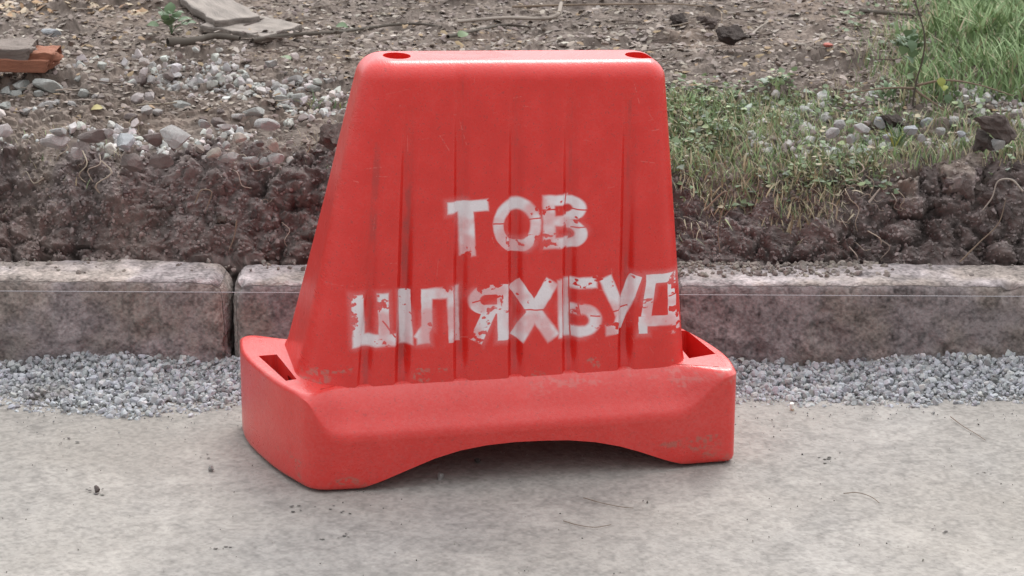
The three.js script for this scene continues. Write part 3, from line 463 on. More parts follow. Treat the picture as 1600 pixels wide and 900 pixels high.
// ------------------------------------------------------------ single stones on the bank
const rockGeos = [11, 12, 13, 14, 15, 16, 17].map((s) => stoneGeo(s, 3, 24, 1, 0.82, 0.9, 0.05));
const rockMats = {}; const rockMat = (c) => rockMats[c.join()] ??= std({ map: stoneMap, color: lin(...c), bumpMap: grainBump, bumpScale: 0.004, roughness: 0.95 });
const TONE = { pale: [0.58, 0.55, 0.53], pink: [0.57, 0.51, 0.495], grey: [0.51, 0.495, 0.48], blue: [0.53, 0.55, 0.57], cream: [0.62, 0.55, 0.48], mud: [0.25, 0.205, 0.19], dark: [0.17, 0.145, 0.135], green: [0.52, 0.53, 0.50] };
const clodShapes = [41, 42, 43].map((q) => stoneGeo(q, 4, 14, 1, 0.8, 0.85, 0.5)), clodMat = {}; // rough lumps of earth
function rock(px, py, r, tone, wide, label, group, name = 'stone', cat = 'stone') {
  const p = spot(px, py + r * 0.5), s = r / PXM(p) * 0.95; const o = add(new THREE.Mesh(name === 'earth_clod' ? clodShapes[Math.floor(rnd() * 3)] : rockGeos[Math.floor(rnd() * 7)], name === 'earth_clod' ? (clodMat[tone] ??= matte({ map: soilMap, color: lin(...TONE[tone]), bumpMap: grainBump, bumpScale: 0.008 })) : rockMat(TONE[tone])), name, label, cat, group);
  o.position.set(p.x, p.y + s * 0.22, p.z - s * 0.2); o.rotation.set(rr(-0.35, 0.35), rr(0, 6.28), rr(-0.35, 0.35)); o.scale.set(s * Math.min(wide || 1, 1.45), s * (wide > 1.2 ? 0.85 : 1), s); if (wide > 1.2) o.rotation.set(rr(-0.3, 0.3), rr(-0.5, 0.5), rr(-0.25, 0.25)); return o;
}
rock(195, 218, 19, 'blue', 1.2, 'large blue grey angular stone on the left bank slope, biggest one there');
rock(118, 237, 13, 'pink', 1, 'pale pinkish upright stone low on the left bank face');
rock(214, 150, 15, 'pink', 1, 'rounded pale pink stone at the middle of the left rubble heap');
rock(340, 188, 14, 'mud', 1, 'pointed earth coated stone on the left bank left of the barrier');
rock(275, 207, 22, 'grey', 1.7, 'long flat pale grey stone lying right of the blue grey stone');
rock(333, 236, 12, 'cream', 0.9, 'cream coloured oval stone at the edge of the left bank, leftmost of three');
rock(425, 223, 13, 'cream', 0.9, 'cream stone standing just above a grey one near the barrier');
rock(433, 243, 14, 'pale', 1, 'dull grey stone just below the cream one near the barrier');
rock(422, 190, 17, 'grey', 1.3, 'flat grey slab stone tilted below the small grass tuft');
rock(523, 205, 28, 'mud', 1, 'big brown clod of earth touching the left edge of the barrier', null, 'earth_clod', 'clod');
rock(1062, 28, 15, 'dark', 1.1, 'dark earth clod above the right end of the barrier, left of two', null, 'earth_clod', 'clod');
rock(1145, 48, 23, 'dark', 1.3, 'large dark earth clod on bare soil above the right of the barrier', null, 'earth_clod', 'clod');
rock(1100, 30, 16, 'mud', 1.6, 'low brown clod between the two dark ones above the barrier', null, 'earth_clod', 'clod');
rock(1562, 192, 26, 'mud', 1.2, 'large brown clod on the right rubble heap at the grass edge', null, 'earth_clod', 'clod');
rock(1535, 212, 20, 'dark', 1, 'dark grey lump in front of the brown clod at far right', null, 'earth_clod', 'clod');
rock(1398, 186, 19, 'dark', 2.0, 'dark elongated chunk lying on the right rubble under the sapling', null, 'earth_clod', 'clod');
const HUE = { pale: 'pale', pink: 'pinkish', grey: 'grey', blue: 'blue grey', cream: 'cream', mud: 'earth stained', dark: 'dark', green: 'greenish grey' };
function rubble(list, anchors, group) { // every stone is named by the nearest thing one can find, the side it lies on and its turn
  const seen = {}; const rows = list.map(([x, y, r, t, w]) => { let best = null; for (const a of anchors) { const d = Math.hypot(a[0] - x, (a[1] - y) * 1.6); if (!best || d < best.d) best = { d, a, x, y, r, t, w }; } const dx = x - best.a[0], dy = y - best.a[1]; best.dir = Math.abs(dx) > Math.abs(dy) * 1.3 ? (dx < 0 ? 'left of' : 'right of') : (dy < 0 ? 'above' : 'below'); return best; }).sort((p, q) => p.d - q.d);
  for (const b of rows) { const k = HUE[b.t] + b.dir + b.a[2], n = seen[k] = (seen[k] ?? -1) + 1; const ord = ['closest', 'second', 'third', 'fourth', 'fifth', 'sixth', 'seventh'][n]; rock(b.x, b.y, b.r, b.t, b.w, `${b.r > 12 ? 'larger' : 'small'} ${HUE[b.t]} stone ${b.dir} ${b.a[2]}, ${ord} such one`, group); }
}
rubble([[85, 217, 17, 'pink', 1.5], [92, 203, 11, 'grey', 1.3], [150, 209, 18, 'mud', 1.5], [234, 150, 13, 'pink', 1.1], [228, 170, 12, 'pale', 1], [247, 173, 10, 'pale', 0.9], [286, 161, 11, 'green', 1.4], [204, 181, 11, 'mud', 1], [168, 204, 11, 'pink', 1.2], [240, 213, 16, 'mud', 1.2], [205, 247, 20, 'mud', 1.2], [250, 247, 20, 'mud', 1.3], [318, 190, 12, 'grey', 1], [374, 211, 13, 'cream', 1.1], [354, 224, 8, 'pale', 1.2], [357, 243, 13, 'pale', 1.3], [405, 222, 9, 'mud', 1], [412, 251, 9, 'grey', 1], [392, 247, 9, 'grey', 1.5], [6, 200, 15, 'pink', 1], [35, 130, 14, 'green', 1.1], [80, 131, 18, 'green', 1.6], [10, 140, 12, 'green', 1], [26, 144, 12, 'green', 1], [8, 163, 11, 'green', 1.1], [76, 161, 14, 'pale', 1.3], [130, 143, 12, 'green', 1.1], [163, 125, 9, 'pale', 1.3], [122, 121, 8, 'green', 1], [88, 158, 10, 'grey', 1.1], [236, 122, 9, 'pale', 1], [208, 128, 8, 'pale', 0.8], [440, 152, 14, 'green', 1.2], [468, 150, 13, 'green', 1], [462, 122, 12, 'grey', 1.1], [492, 136, 11, 'green', 1.2], [430, 132, 11, 'grey', 1.2], [398, 172, 14, 'green', 1.3], [375, 180, 9, 'pale', 1.4], [422, 97, 11, 'grey', 1], [512, 124, 8, 'pale', 1], [384, 119, 8, 'green', 1.2], [352, 196, 10, 'pale', 1.3], [301, 131, 10, 'grey', 1.2], [330, 122, 8, 'grey', 1], [82, 49, 12, 'blue', 1.4], [372, 132, 8, 'pale', 1.1], [448, 166, 10, 'green', 1.5], [270, 225, 9, 'mud', 1], [40, 172, 9, 'grey', 1.2], [60, 144, 9, 'green', 1.3], [112, 160, 8, 'grey', 1], [148, 150, 7, 'pale', 1.2], [495, 162, 10, 'grey', 1], [345, 172, 8, 'mud', 1.1]], [[195, 218, 'the blue grey stone'], [55, 95, 'the orange brick'], [214, 150, 'the rounded pink stone'], [340, 188, 'the pointed earthy stone'], [425, 223, 'the upright cream stone'], [492, 160, 'the small grass tuft'], [161, 173, 'the yellow leaf'], [333, 236, 'the oval cream stone']], 'rubble stones on the left bank');
rubble([[1215, 183, 13, 'green', 1.6], [1263, 172, 13, 'green', 1.1], [1287, 182, 11, 'grey', 1.2], [1311, 192, 12, 'grey', 1], [1330, 177, 10, 'blue', 1], [1347, 197, 13, 'grey', 1.3], [1374, 188, 12, 'blue', 1], [1422, 200, 13, 'blue', 1.2], [1424, 180, 10, 'green', 1], [1450, 190, 13, 'blue', 1.2], [1470, 202, 11, 'green', 1], [1488, 187, 12, 'grey', 1.1], [1502, 207, 9, 'blue', 1], [1590, 182, 17, 'mud', 1], [1552, 222, 15, 'grey', 1.2], [1512, 190, 13, 'dark', 1], [1300, 205, 12, 'grey', 1.6], [1330, 215, 10, 'green', 1], [1388, 212, 10, 'blue', 1.1], [1440, 214, 9, 'grey', 1], [1360, 170, 9, 'grey', 1.1], [1245, 190, 9, 'grey', 1]], [[1398, 180, 'the dark elongated chunk'], [1562, 192, 'the large brown clod'], [1300, 190, 'the leafy weed patch']], 'rubble stones on the right bank');

// ------------------------------------------------------------ pebbles, soil crumbs, chips and leaf litter over the earth
const chipGeo = (() => { const g = new THREE.BufferGeometry(); const p = [], ix = []; const n = 6; for (let i = 0; i < n; i++) { const a = i / n * 6.283, r = 0.7 + 0.5 * h3(i, 3, 3); p.push(Math.cos(a) * r, 0.12 * Math.sin(a * 2), Math.sin(a) * r * 0.6); } p.push(0, 0.18, 0); for (let i = 0; i < n; i++) ix.push(i, n, (i + 1) % n); g.setAttribute('position', new THREE.Float32BufferAttribute(p, 3)); g.setIndex(ix); g.computeVertexNormals(); return g; })();
const twigGeo = (() => { const c = new THREE.CatmullRomCurve3([V(-1, 0, 0), V(-0.4, 0.06, 0.05), V(0.3, 0, -0.06), V(1, 0.08, 0.03)]); return new THREE.TubeGeometry(c, 8, 0.035, 5); })();
const ppx = (x, z) => x / (4.657 - z); // lateral tangent, to keep litter inside the part of the ground that can be seen
{
  const it = [];
  for (let n = 0; n < 14000; n++) { // rubble pebbles of the left slope and right heap
    const left = rnd() < 0.72; const x = left ? rr(-1.75, -0.25) : rr(0.55, 1.75), z = left ? rr(-1.55, -0.95) : rr(-1.32, -1.02);
    const den = left ? sst(0.40, 0.62, fbm(x * 4 + 1, z * 5, 3, 3)) : 0.6 * sst(0.38, 0.58, fbm(x * 5, z * 6, 9, 3)); if (rnd() > den * (left ? 1 - 0.7 * sst(-1.35, -1.55, z) : 1)) continue;
    const s = 0.0035 + 0.013 * Math.pow(rnd(), 2.4); const t = [TONE.grey, TONE.green, TONE.pale, TONE.pink, TONE.green, TONE.mud][Math.floor(rnd() * 6)]; it.push({ p: [x, groundY(x, z) + s * rr(-0.3, 0.35), z], r: [rr(0, 6), rr(0, 6), rr(0, 6)], s, c: jit(t, 0.2) });
  }
  scatter('pebbles', gravelGeos, gravelMat, it, 'small pebbles strewn over the earth bank', 'pebbles');
  const cr = [];
  for (let n = 0; n < 16000; n++) { const z = rnd() < 0.10 ? rr(-1.0, -0.84) : -1.0 - 2.1 * Math.pow(rnd(), 1.15), x = rr(-0.34, 0.34) * (4.657 - z) * 0.75, s = 0.0016 + (z > -1 ? 0.004 : 0.008) * Math.pow(rnd(), 3.5); cr.push({ p: [x, groundY(x, z) + s * 0.1, z], r: [rr(-0.4, 0.4), rr(0, 6), rr(-0.4, 0.4)], s: [s * 1.3, s * 0.7, s], c: jit(z > -1 ? [0.19, 0.155, 0.148] : [0.26, 0.218, 0.193], 0.22) }); }
  const clodGeos = [31, 32, 33, 34, 35].map((q) => stoneGeo(q, 3, 16, 1, 0.8, 0.75, 0.35)), cl = [];
  for (let n = 0; n < 900; n++) { // clods standing out of the cut face, more of them on the right
    const x = rr(-1.45, 1.45), z = -0.83 - 0.13 * rnd(); if (rnd() > mix(0.30, 0.9, sst(0.1, 0.5, x)) * sst(0.36, 0.56, fbm(x * 5, z * 9, 51, 3))) continue; const s = 0.006 + 0.013 * Math.pow(rnd(), 1.7), y = groundY(x, z); if (y < 0.17 || y > 0.42) continue;
    cl.push({ p: [x, y - s * 0.5, z - s * 0.25], r: [rr(0, 6), rr(0, 6), rr(0, 6)], s: [s * rr(0.8, 1.25), s, s], c: jit([0.275, 0.226, 0.214], 0.16) });
  }
  scatter('earth_lumps', clodGeos, matte({ map: soilMap, bumpMap: grainBump, bumpScale: 0.006 }), cl, 'crumbly lumps of damp earth in the cut face of the bank', 'earth lumps');
  for (const [x, y, z, r, g, b] of faceSpots) { const s = 0.0014 + 0.0048 * Math.pow(rnd(), 2.6), f = rr(0.72, 1.2); cr.push({ p: [x, y, z + s * 0.2], r: [rr(0, 6), rr(0, 6), rr(0, 6)], s: [s * rr(0.8, 1.5), s, s], c: [r * f, g * f, b * f] }); }
  scatter('soil_crumbs', gravelGeos, matte({}), cr, 'small crumbs of brown earth over bank and ground', 'soil');
  const ch = [];
  for (let n = 0; n < 22000; n++) { const z = -1.15 - 2.2 * Math.pow(rnd(), 0.9), x = rr(-0.33, 0.33) * (4.657 - z) * 0.75, s = 0.003 + 0.011 * Math.pow(rnd(), 1.6); const t = rnd(); ch.push({ p: [x, groundY(x, z) + 0.002, z], r: [rr(-0.4, 0.4), rr(0, 6.3), rr(-0.4, 0.4)], s: [s, s, s], c: jit(t < 0.42 ? [0.32, 0.275, 0.24] : t < 0.47 ? [0.44, 0.40, 0.35] : t < 0.9 ? [0.20, 0.165, 0.147] : [0.30, 0.22, 0.14], 0.2) }); }
  for (let n = 0; n < 2200; n++) { const z = rr(-3.1, -2.0), x = rr(-1.9, -1.0), s = rr(0.006, 0.018); if (fbm(x * 4, z * 4, 71, 2) < 0.4) continue; ch.push({ p: [x, groundY(x, z) + rr(0.002, 0.012), z], r: [rr(-0.6, 0.6), rr(0, 6.3), rr(-0.6, 0.6)], s, c: jit(rnd() < 0.6 ? [0.50, 0.41, 0.31] : [0.40, 0.27, 0.17], 0.2) }); }
  scatter('leaf_litter', [chipGeo], std({ roughness: 1, side: THREE.DoubleSide }), ch, 'dry chips and leaf crumbs littering the bare ground', 'litter');
  const tw = [];
  for (let n = 0; n < 900; n++) { const z = -1.2 - 2.1 * rnd(), x = rr(-0.33, 0.33) * (4.657 - z) * 0.75, s = rr(0.012, 0.05); tw.push({ p: [x, groundY(x, z) + 0.004, z], r: [rr(-0.15, 0.15), rr(-0.9, 0.9), rr(-0.15, 0.15)], s: [s, s, s], c: jit(rnd() < 0.5 ? [0.14, 0.11, 0.095] : [0.34, 0.29, 0.24], 0.2) }); }
  scatter('twig_litter', [twigGeo], std({ roughness: 1 }), tw, 'short broken twigs scattered over the bare ground', 'twigs');
}

// ------------------------------------------------------------ grass and weeds
const bladeGeo = (bend, n = 5, w = 0.024) => { const p = [], ix = []; for (let i = 0; i <= n; i++) { const t = i / n, y = t * (1 - 0.25 * bend * t), z = bend * t * t, ww = w * (1 - Math.pow(t, 1.6)) + 0.002; p.push(-ww, y, z, ww, y, z + 0.01); if (i) { const a = 2 * i - 2; ix.push(a, a + 1, a + 2, a + 1, a + 3, a + 2); } } const g = new THREE.BufferGeometry(); g.setAttribute('position', new THREE.Float32BufferAttribute(p, 3)); g.setIndex(ix); g.computeVertexNormals(); return g; };
const leafGeo = (len = 1, w = 0.42, cup = 0.14, teeth = 0.05) => { const p = [], ix = [], n = 8; for (let i = 0; i <= n; i++) { const t = i / n, ww = w * Math.sin(Math.PI * Math.pow(t, 0.75)) * (1 + teeth * (i % 2 ? 1 : -1)) + 0.004, y = cup * Math.sin(t * 2.6) - 0.10 * t * t; p.push(-ww, y + cup * 0.6 * ww, t * len, 0, y - 0.03, t * len, ww, y + cup * 0.6 * ww, t * len); if (i) { const a = 3 * i - 3; ix.push(a, a + 3, a + 1, a + 1, a + 3, a + 4, a + 1, a + 4, a + 2, a + 2, a + 4, a + 5); } } const g = new THREE.BufferGeometry(); g.setAttribute('position', new THREE.Float32BufferAttribute(p, 3)); g.setIndex(ix); g.computeVertexNormals(); return g; };
const bladeGeos = [bladeGeo(0.25), bladeGeo(0.55), bladeGeo(0.85, 6), bladeGeo(0.4, 5, 0.05)];
const leafMat = new THREE.MeshPhysicalMaterial({ roughness: 0.8, side: THREE.DoubleSide, transmission: 0.3, thickness: 0 });
const grassMat = std({ roughness: 0.85, side: THREE.DoubleSide });
{
  const it = [];
  const blade = (x, z, h, dry) => { const c = rnd() < dry ? [0.42, 0.37, 0.25] : rnd() < 0.5 ? [0.205, 0.30, 0.14] : [0.28, 0.37, 0.19]; const th = rr(0, 6.283); it.push({ p: [x, groundY(x, z) - 0.004, z], r: [rr(-0.35, 0.35), th, rr(-0.35, 0.35)], s: [h * rr(0.9, 1.5), h, h], c: jit(c, 0.25) }); };
  for (let n = 0; n < 80000; n++) { // thick grass at the upper right, thinning towards the bare soil
    const z = rr(-3.3, -1.24), x = rr(0.5, 2.1), edge = x - (1.02 + 0.06 * (-1.25 - z) + 0.35 * (fbm(x * 3, z * 3, 5, 3) - 0.5)); const den = sst(-0.22, 0.22, edge); if (rnd() > den) continue; const tuft = fbm(x * 9, z * 9, 8, 2); if (rnd() > 0.35 + tuft) continue;
    blade(x, z, (0.022 + 0.075 * Math.pow(rnd(), 1.5) * (0.3 + tuft)) * (0.45 + 0.65 * den), 0.30 - 0.18 * den + 0.25 * (1 - den));
  }
  for (let n = 0; n < 16000; n++) { // short grass on the right lip of the bank
    const x = rr(0.32, 1.45), z = rr(-1.32, -0.86), a = fbm(x * 6 + 3, z * 8, 2, 3), lip = sst(0.40, 0.56, a + 0.22 * (1 - sst(0.6, 1.0, x)) - 0.12 * sst(-1.0, -0.88, z)); if (rnd() > lip * (1 - 0.5 * sst(0.62, 0.74, x) * sst(-0.99, -1.05, z))) continue;
    blade(x, z, rr(0.012, 0.05), 0.45 + 0.4 * sst(-0.98, -0.88, z));
  }
  for (let n = 0; n < 700; n++) { const x = rr(-1.7, 0.3), z = rr(-1.1, -0.88); if (fbm(x * 5, z * 5, 33, 2) < 0.56) continue; blade(x, z, rr(0.01, 0.03), 0.8); }
  for (let n = 0; n < 800; n++) { const x = rr(0.36, 1.2), z = rr(-0.99, -0.85), a = fbm(x * 7, z * 5, 61, 3); if (a < 0.47 + 0.16 * sst(0.7, 1.0, x)) continue; const h = rr(0.015, 0.05); it.push({ p: [x, groundY(x, z) + 0.002, z], r: [rr(0.5, 1.9), rr(-0.9, 0.9), rr(-0.6, 0.6)], s: [h * 0.8, h, h], c: jit(rnd() < 0.75 ? [0.44, 0.38, 0.28] : [0.26, 0.29, 0.17], 0.2) }); }
  scatter('grass', bladeGeos, grassMat, it, 'green and dry grass growing over the right side of the bank', 'grass');
  const lv = [], LG = [leafGeo(1, 0.45, 0.12), leafGeo(1, 0.3, 0.2), leafGeo(1, 0.55, 0.1)];
  for (let n = 0; n < 5200; n++) { // low broad-leaved weeds behind the right end of the barrier
    const x = rr(0.25, 1.15), z = rr(-1.38, -0.90), a = fbm(x * 5 + 7, z * 7, 12, 3), den = sst(0.40, 0.58, a + 0.13 * (1 - sst(0.55, 0.95, x)) - 0.1 * sst(-0.96, -0.88, z)); if (rnd() > den * (1 - 0.6 * sst(0.62, 0.74, x) * sst(-0.99, -1.05, z))) continue;
    const s = rr(0.007, 0.02), t = rnd(); lv.push({ p: [x, groundY(x, z) + rr(0.002, 0.022), z], r: [rr(-0.7, 0.5), rr(0, 6.28), rr(-0.5, 0.5)], s, c: jit(t < 0.5 ? [0.20, 0.27, 0.15] : t < 0.72 ? [0.29, 0.36, 0.18] : t < 0.84 ? [0.34, 0.40, 0.33] : [0.40, 0.35, 0.23], 0.25) });
  }
  for (let n = 0; n < 1500; n++) { const z = rr(-3.0, -1.3), x = rr(0.6, 1.6); if (fbm(x * 4, z * 4, 25, 3) < 0.52 || x < 0.85 - 0.1 * z * 0) continue; const s = rr(0.008, 0.02); lv.push({ p: [x, groundY(x, z) + rr(0.002, 0.02), z], r: [rr(-0.6, 0.6), rr(0, 6.28), rr(-0.5, 0.5)], s, c: jit([0.17, 0.22, 0.13], 0.3) }); }
  scatter('ground_weeds', LG, leafMat, lv, 'low leafy weeds covering the bank behind the right end of the barrier', 'weeds');
  // fine dead roots hanging out of the cut earth
  const rt = []; for (let n = 0; n < 420; n++) { const x = rr(-1.3, 1.4); const g = fbm(x * 5, 3, 41, 2); if (rnd() > sst(0.35, 0.65, g)) continue; const z = rr(-0.97, -0.835), s = rr(0.012, 0.045); rt.push({ p: [x, groundY(x, z) + rr(-0.006, 0.006), z + 0.012], r: [rr(-0.6, 0.6), rr(-0.8, 0.8), rr(-1.6, 1.6)], s: [s, s * rr(1, 2.5), s * rr(1, 2)], c: jit([0.36, 0.30, 0.24], 0.25) }); }
  scatter('fine_roots', [new THREE.TubeGeometry(new THREE.CatmullRomCurve3([V(-1, 0, 0), V(-0.3, 0.25, 0.2), V(0.4, -0.1, 0.1), V(1, 0.15, -0.1)]), 10, 0.022, 5)], std({ roughness: 1 }), rt, 'fine dead roots sticking out of the cut earth face', 'roots');
}
const green = (c) => new THREE.MeshPhysicalMaterial({ color: lin(...c), roughness: 0.75, side: THREE.DoubleSide, transmission: 0.25, thickness: 0 });
const GREENS = [[0.10, 0.16, 0.08], [0.13, 0.20, 0.10], [0.17, 0.24, 0.12], [0.30, 0.34, 0.08]].map(green);
const dryStem = std({ color: lin(0.20, 0.15, 0.11), roughness: 0.95 }), darkStem = std({ color: lin(0.10, 0.085, 0.07), roughness: 0.95 }), paleStem = std({ color: lin(0.33, 0.285, 0.245), roughness: 0.95 });
const tube = (pts, r, seg = 24, r1 = 0.5) => { const c = new THREE.CatmullRomCurve3(pts), g = new THREE.TubeGeometry(c, seg, r, 7), p = g.attributes.position; for (let i = 0; i <= seg; i++) { const t = i / seg, o = c.getPointAt(t), k = mix(1, r1, t) * (0.85 + 0.3 * vn(t * 14, r * 900, 3)); for (let j = 0; j <= 7; j++) { const q = i * 8 + j; p.setXYZ(q, o.x + (p.getX(q) - o.x) * k, o.y + (p.getY(q) - o.y) * k, o.z + (p.getZ(q) - o.z) * k); } } g.computeVertexNormals(); return g; };
function bush(px, py, n, len, spread, height, cat, label, mats, LG, name) { // small leafy plant: a stem and each leaf its own part
  const p = spot(px, py), o = add(new THREE.Group(), name, label, cat); o.position.copy(p);
  for (let i = 0; i < n; i++) {
    const a = i * 2.4 + rr(-0.4, 0.4), k = Math.sqrt((i + 0.5) / n), b = V(Math.cos(a) * spread * k, height * (1 - 0.6 * k) * rr(0.6, 1.1), Math.sin(a) * spread * k); if (i % 3 === 0) part(o, 'stem', tube([V(0, -0.005, 0), V(b.x * 0.4, b.y * 0.7, b.z * 0.4), b], 0.0012, 6), GREENS[1]);
    const l = part(o, 'leaf', LG, mats[i % mats.length]); l.position.copy(b); l.rotation.set(rr(-0.9, 0.1), -a + Math.PI / 2, rr(-0.4, 0.4), 'YXZ'); l.scale.setScalar(len * rr(0.7, 1.2));
  }
  return o;
}
const broad = leafGeo(1, 0.42, 0.15), narrow = leafGeo(1, 0.16, 0.25, 0.02);
bush(268, 50, 22, 0.034, 0.035, 0.06, 'weed', 'green leafy weed at the corner of the pale boards, upper left', [GREENS[0], GREENS[1], GREENS[1]], broad, 'weed_plant');
bush(1385, 168, 16, 0.035, 0.02, 0.06, 'weed', 'small dark weed growing from the right rubble heap', [GREENS[0], GREENS[1]], narrow, 'weed_plant');
bush(1420, 90, 30, 0.024, 0.03, 0.07, 'weed', 'dark green drooping leaves beside the thin sapling stem', [GREENS[0]], broad, 'weed_plant');
function tuft(px, py, n, h, label) { const p = spot(px, py), o = add(new THREE.Group(), 'grass_tuft', label, 'grass tuft'); o.position.copy(p); for (let i = 0; i < n; i++) { const b = part(o, 'blade', bladeGeos[i % 4], GREENS[1 + i % 3]); b.position.set(rr(-0.012, 0.012), -0.004, rr(-0.01, 0.01)); b.rotation.set(rr(-0.3, 0.3), rr(0, 6.28), rr(-0.5, 0.5)); b.scale.set(h * 1.3, h * rr(0.6, 1.1), h); } }
tuft(492, 170, 9, 0.055, 'small fresh green grass tuft on the left bank, left of two'); tuft(528, 168, 7, 0.05, 'small fresh green grass tuft next to the barrier edge, right of two');
tuft(1400, 225, 26, 0.06, 'wide tuft of blue green grass in front of the right rubble');
// sapling with bent stem
{
  const o = add(new THREE.Group(), 'sapling', 'thin bare sapling stem with few leaves in the grass, upper right', 'sapling'), b = spot(1425, 168); o.position.copy(b); const m = 1 / PXM(b);
  const q = (dx, dy, dz = 0) => V(dx * m, dy * m, dz); part(o, 'stem', tube([q(0, -6), q(3, 40, 0.01), q(9, 80, 0.03), q(8, 118, 0.05), q(-2, 150, 0.06), q(-18, 190, 0.07)], 0.0028, 30, 0.6), darkStem);
  part(o, 'branch', tube([q(2, 30), q(-30, 34, 0.02), q(-80, 30, 0.03), q(-115, 22, 0.02)], 0.003, 20), dryStem); part(o, 'branch', tube([q(2, 34), q(45, 46, 0.02), q(90, 42, 0.03), q(150, 24, 0.03)], 0.003, 20), dryStem); part(o, 'branch', tube([q(0, 30), q(30, 12, 0.03), q(70, -12, 0.06), q(105, -30, 0.08)], 0.003, 20), dryStem);
  for (const [dx, dy, s, k] of [[38, 52, 0.035, 3], [45, 40, 0.03, 3], [-4, 95, 0.045, 0], [-10, 110, 0.045, 0], [-16, 85, 0.04, 0], [-8, 70, 0.04, 0], [12, 85, 0.035, 1], [-12, 125, 0.04, 0], [-20, 100, 0.04, 1], [62, 30, 0.03, 0], [50, 26, 0.035, 0]]) { const l = part(o, 'leaf', broad, GREENS[k]); l.position.copy(q(dx, dy, 0.03)); l.rotation.set(rr(0.5, 1.3), rr(-0.6, 0.6) + (rnd() < 0.5 ? Math.PI : 0), rr(-0.5, 0.5), 'YXZ'); l.scale.setScalar(s * 0.72); }
}
// ------------------------------------------------------------ sticks, roots, boards, brick, oddments
function stick(pts, r, mat, label, name = 'stick', cat = 'stick', r1 = 0.5) { const w = pts.map(([x, y, l = 0]) => { const p = spot(x, y); p.y += r * 0.8 + l; return p; }), o = w[0].clone(); return add(new THREE.Mesh(tube(w.map((p) => p.clone().sub(o)), r, 40, r1), mat), name, label, cat).position.copy(o); }
stick([[395, 66], [450, 58], [515, 54], [570, 47], [620, 41], [655, 40], [690, 45]], 0.006, darkStem, 'long dark curved stick lying above the left end of the barrier');
stick([[700, 60], [745, 50], [790, 42], [830, 44]], 0.0055, darkStem, 'dark thin stick lying above the middle of the barrier');
stick([[715, 36], [790, 30], [845, 31], [868, 30, 0.004], [877, 18, 0.02]], 0.0048, paleStem, 'pale root with upturned white end above the barrier', 'root', 'root', 1.1);
stick([[262, 72], [300, 70], [335, 62], [375, 66]], 0.012, darkStem, 'thick dark root below the pale boards at upper left', 'root', 'root');
stick([[800, 12], [900, 9], [1000, 8], [1060, 8], [1120, 16], [1128, 34]], 0.0032, dryStem, 'long brown root bending down beside the dark clods', 'root', 'root');
stick([[1172, 60], [1185, 46], [1200, 36]], 0.004, paleStem, 'short pale twig right of the large dark clod');
stick([[1345, 20], [1380, 23], [1440, 27]], 0.007, darkStem, 'short black stick lying in the grass edge, upper right');
stick([[1100, 330], [1135, 300], [1122, 360], [1125, 395]], 0.002, dryStem, 'thin brown forked root on the cut earth right of the barrier', 'root', 'root');
stick([[1598, 300], [1580, 282], [1560, 284], [1550, 310], [1535, 330]], 0.0024, paleStem, 'pale looping root hanging from the bank at the far right', 'root', 'root');
stick([[1500, 410], [1530, 380], [1560, 350], [1572, 310]], 0.0018, dryStem, 'thin brown root running down the bank at the right', 'root', 'root');
stick([[305, 318], [315, 298], [330, 300], [322, 330]], 0.0018, dryStem, 'thin brown curled root on the cut earth left of the barrier', 'root', 'root');
stick([[370, 345], [366, 370], [358, 392]], 0.002, dryStem, 'short brown root low on the earth above the kerb joint', 'root', 'root');
stick([[1358, 318], [1368, 305], [1375, 296]], 0.003, paleStem, 'short pale root stub in the middle of the right earth face', 'root', 'root');
{ // boards
  const boardMap = tex(256, 512, (u, v) => { const g = fbm(u * 22, v * 2.2, 3, 4), f = fbm(u * 90, v * 6, 5, 2), d = fbm(u * 5, v * 7, 8, 4); const k = 0.27 + 0.12 * (g - 0.5) + 0.08 * (f - 0.5) + 0.22 * (d - 0.5); return [k, k * 0.87, k * 0.77]; }); const bm = std({ map: boardMap, bumpMap: grainBump, bumpScale: 0.003 });
  const board = (px, py, len, w, t, yaw, label) => { const p = spot(px, py); const g = new THREE.BoxGeometry(w, t, len, 16, 3, 40), a = g.attributes.position; for (let i = 0; i < a.count; i++) { const x = a.getX(i), z = a.getZ(i), y = a.getY(i); a.setXYZ(i, x + 0.01 * (vn(z * 25, 3, 1) - 0.5), y + 0.006 * (fbm(x * 12, z * 9, 2, 3) - 0.5), z + 0.035 * (vn(x * 30, 7, 1) - 0.5) * Math.sign(z)); } weldNormals(g); const o = add(new THREE.Mesh(g, bm), 'board', label, 'board', 'weathered boards'); o.position.set(p.x, p.y + t * 0.35, p.z); o.rotation.set(0.02, yaw, 0.03); };
  board(318, 4, 0.62, 0.125, 0.02, 0.42, 'upper weathered tan board lying at the top left'); board(392, 47, 0.24, 0.16, 0.018, 0.95, 'lower short tan board lying right of the leafy weed');
}
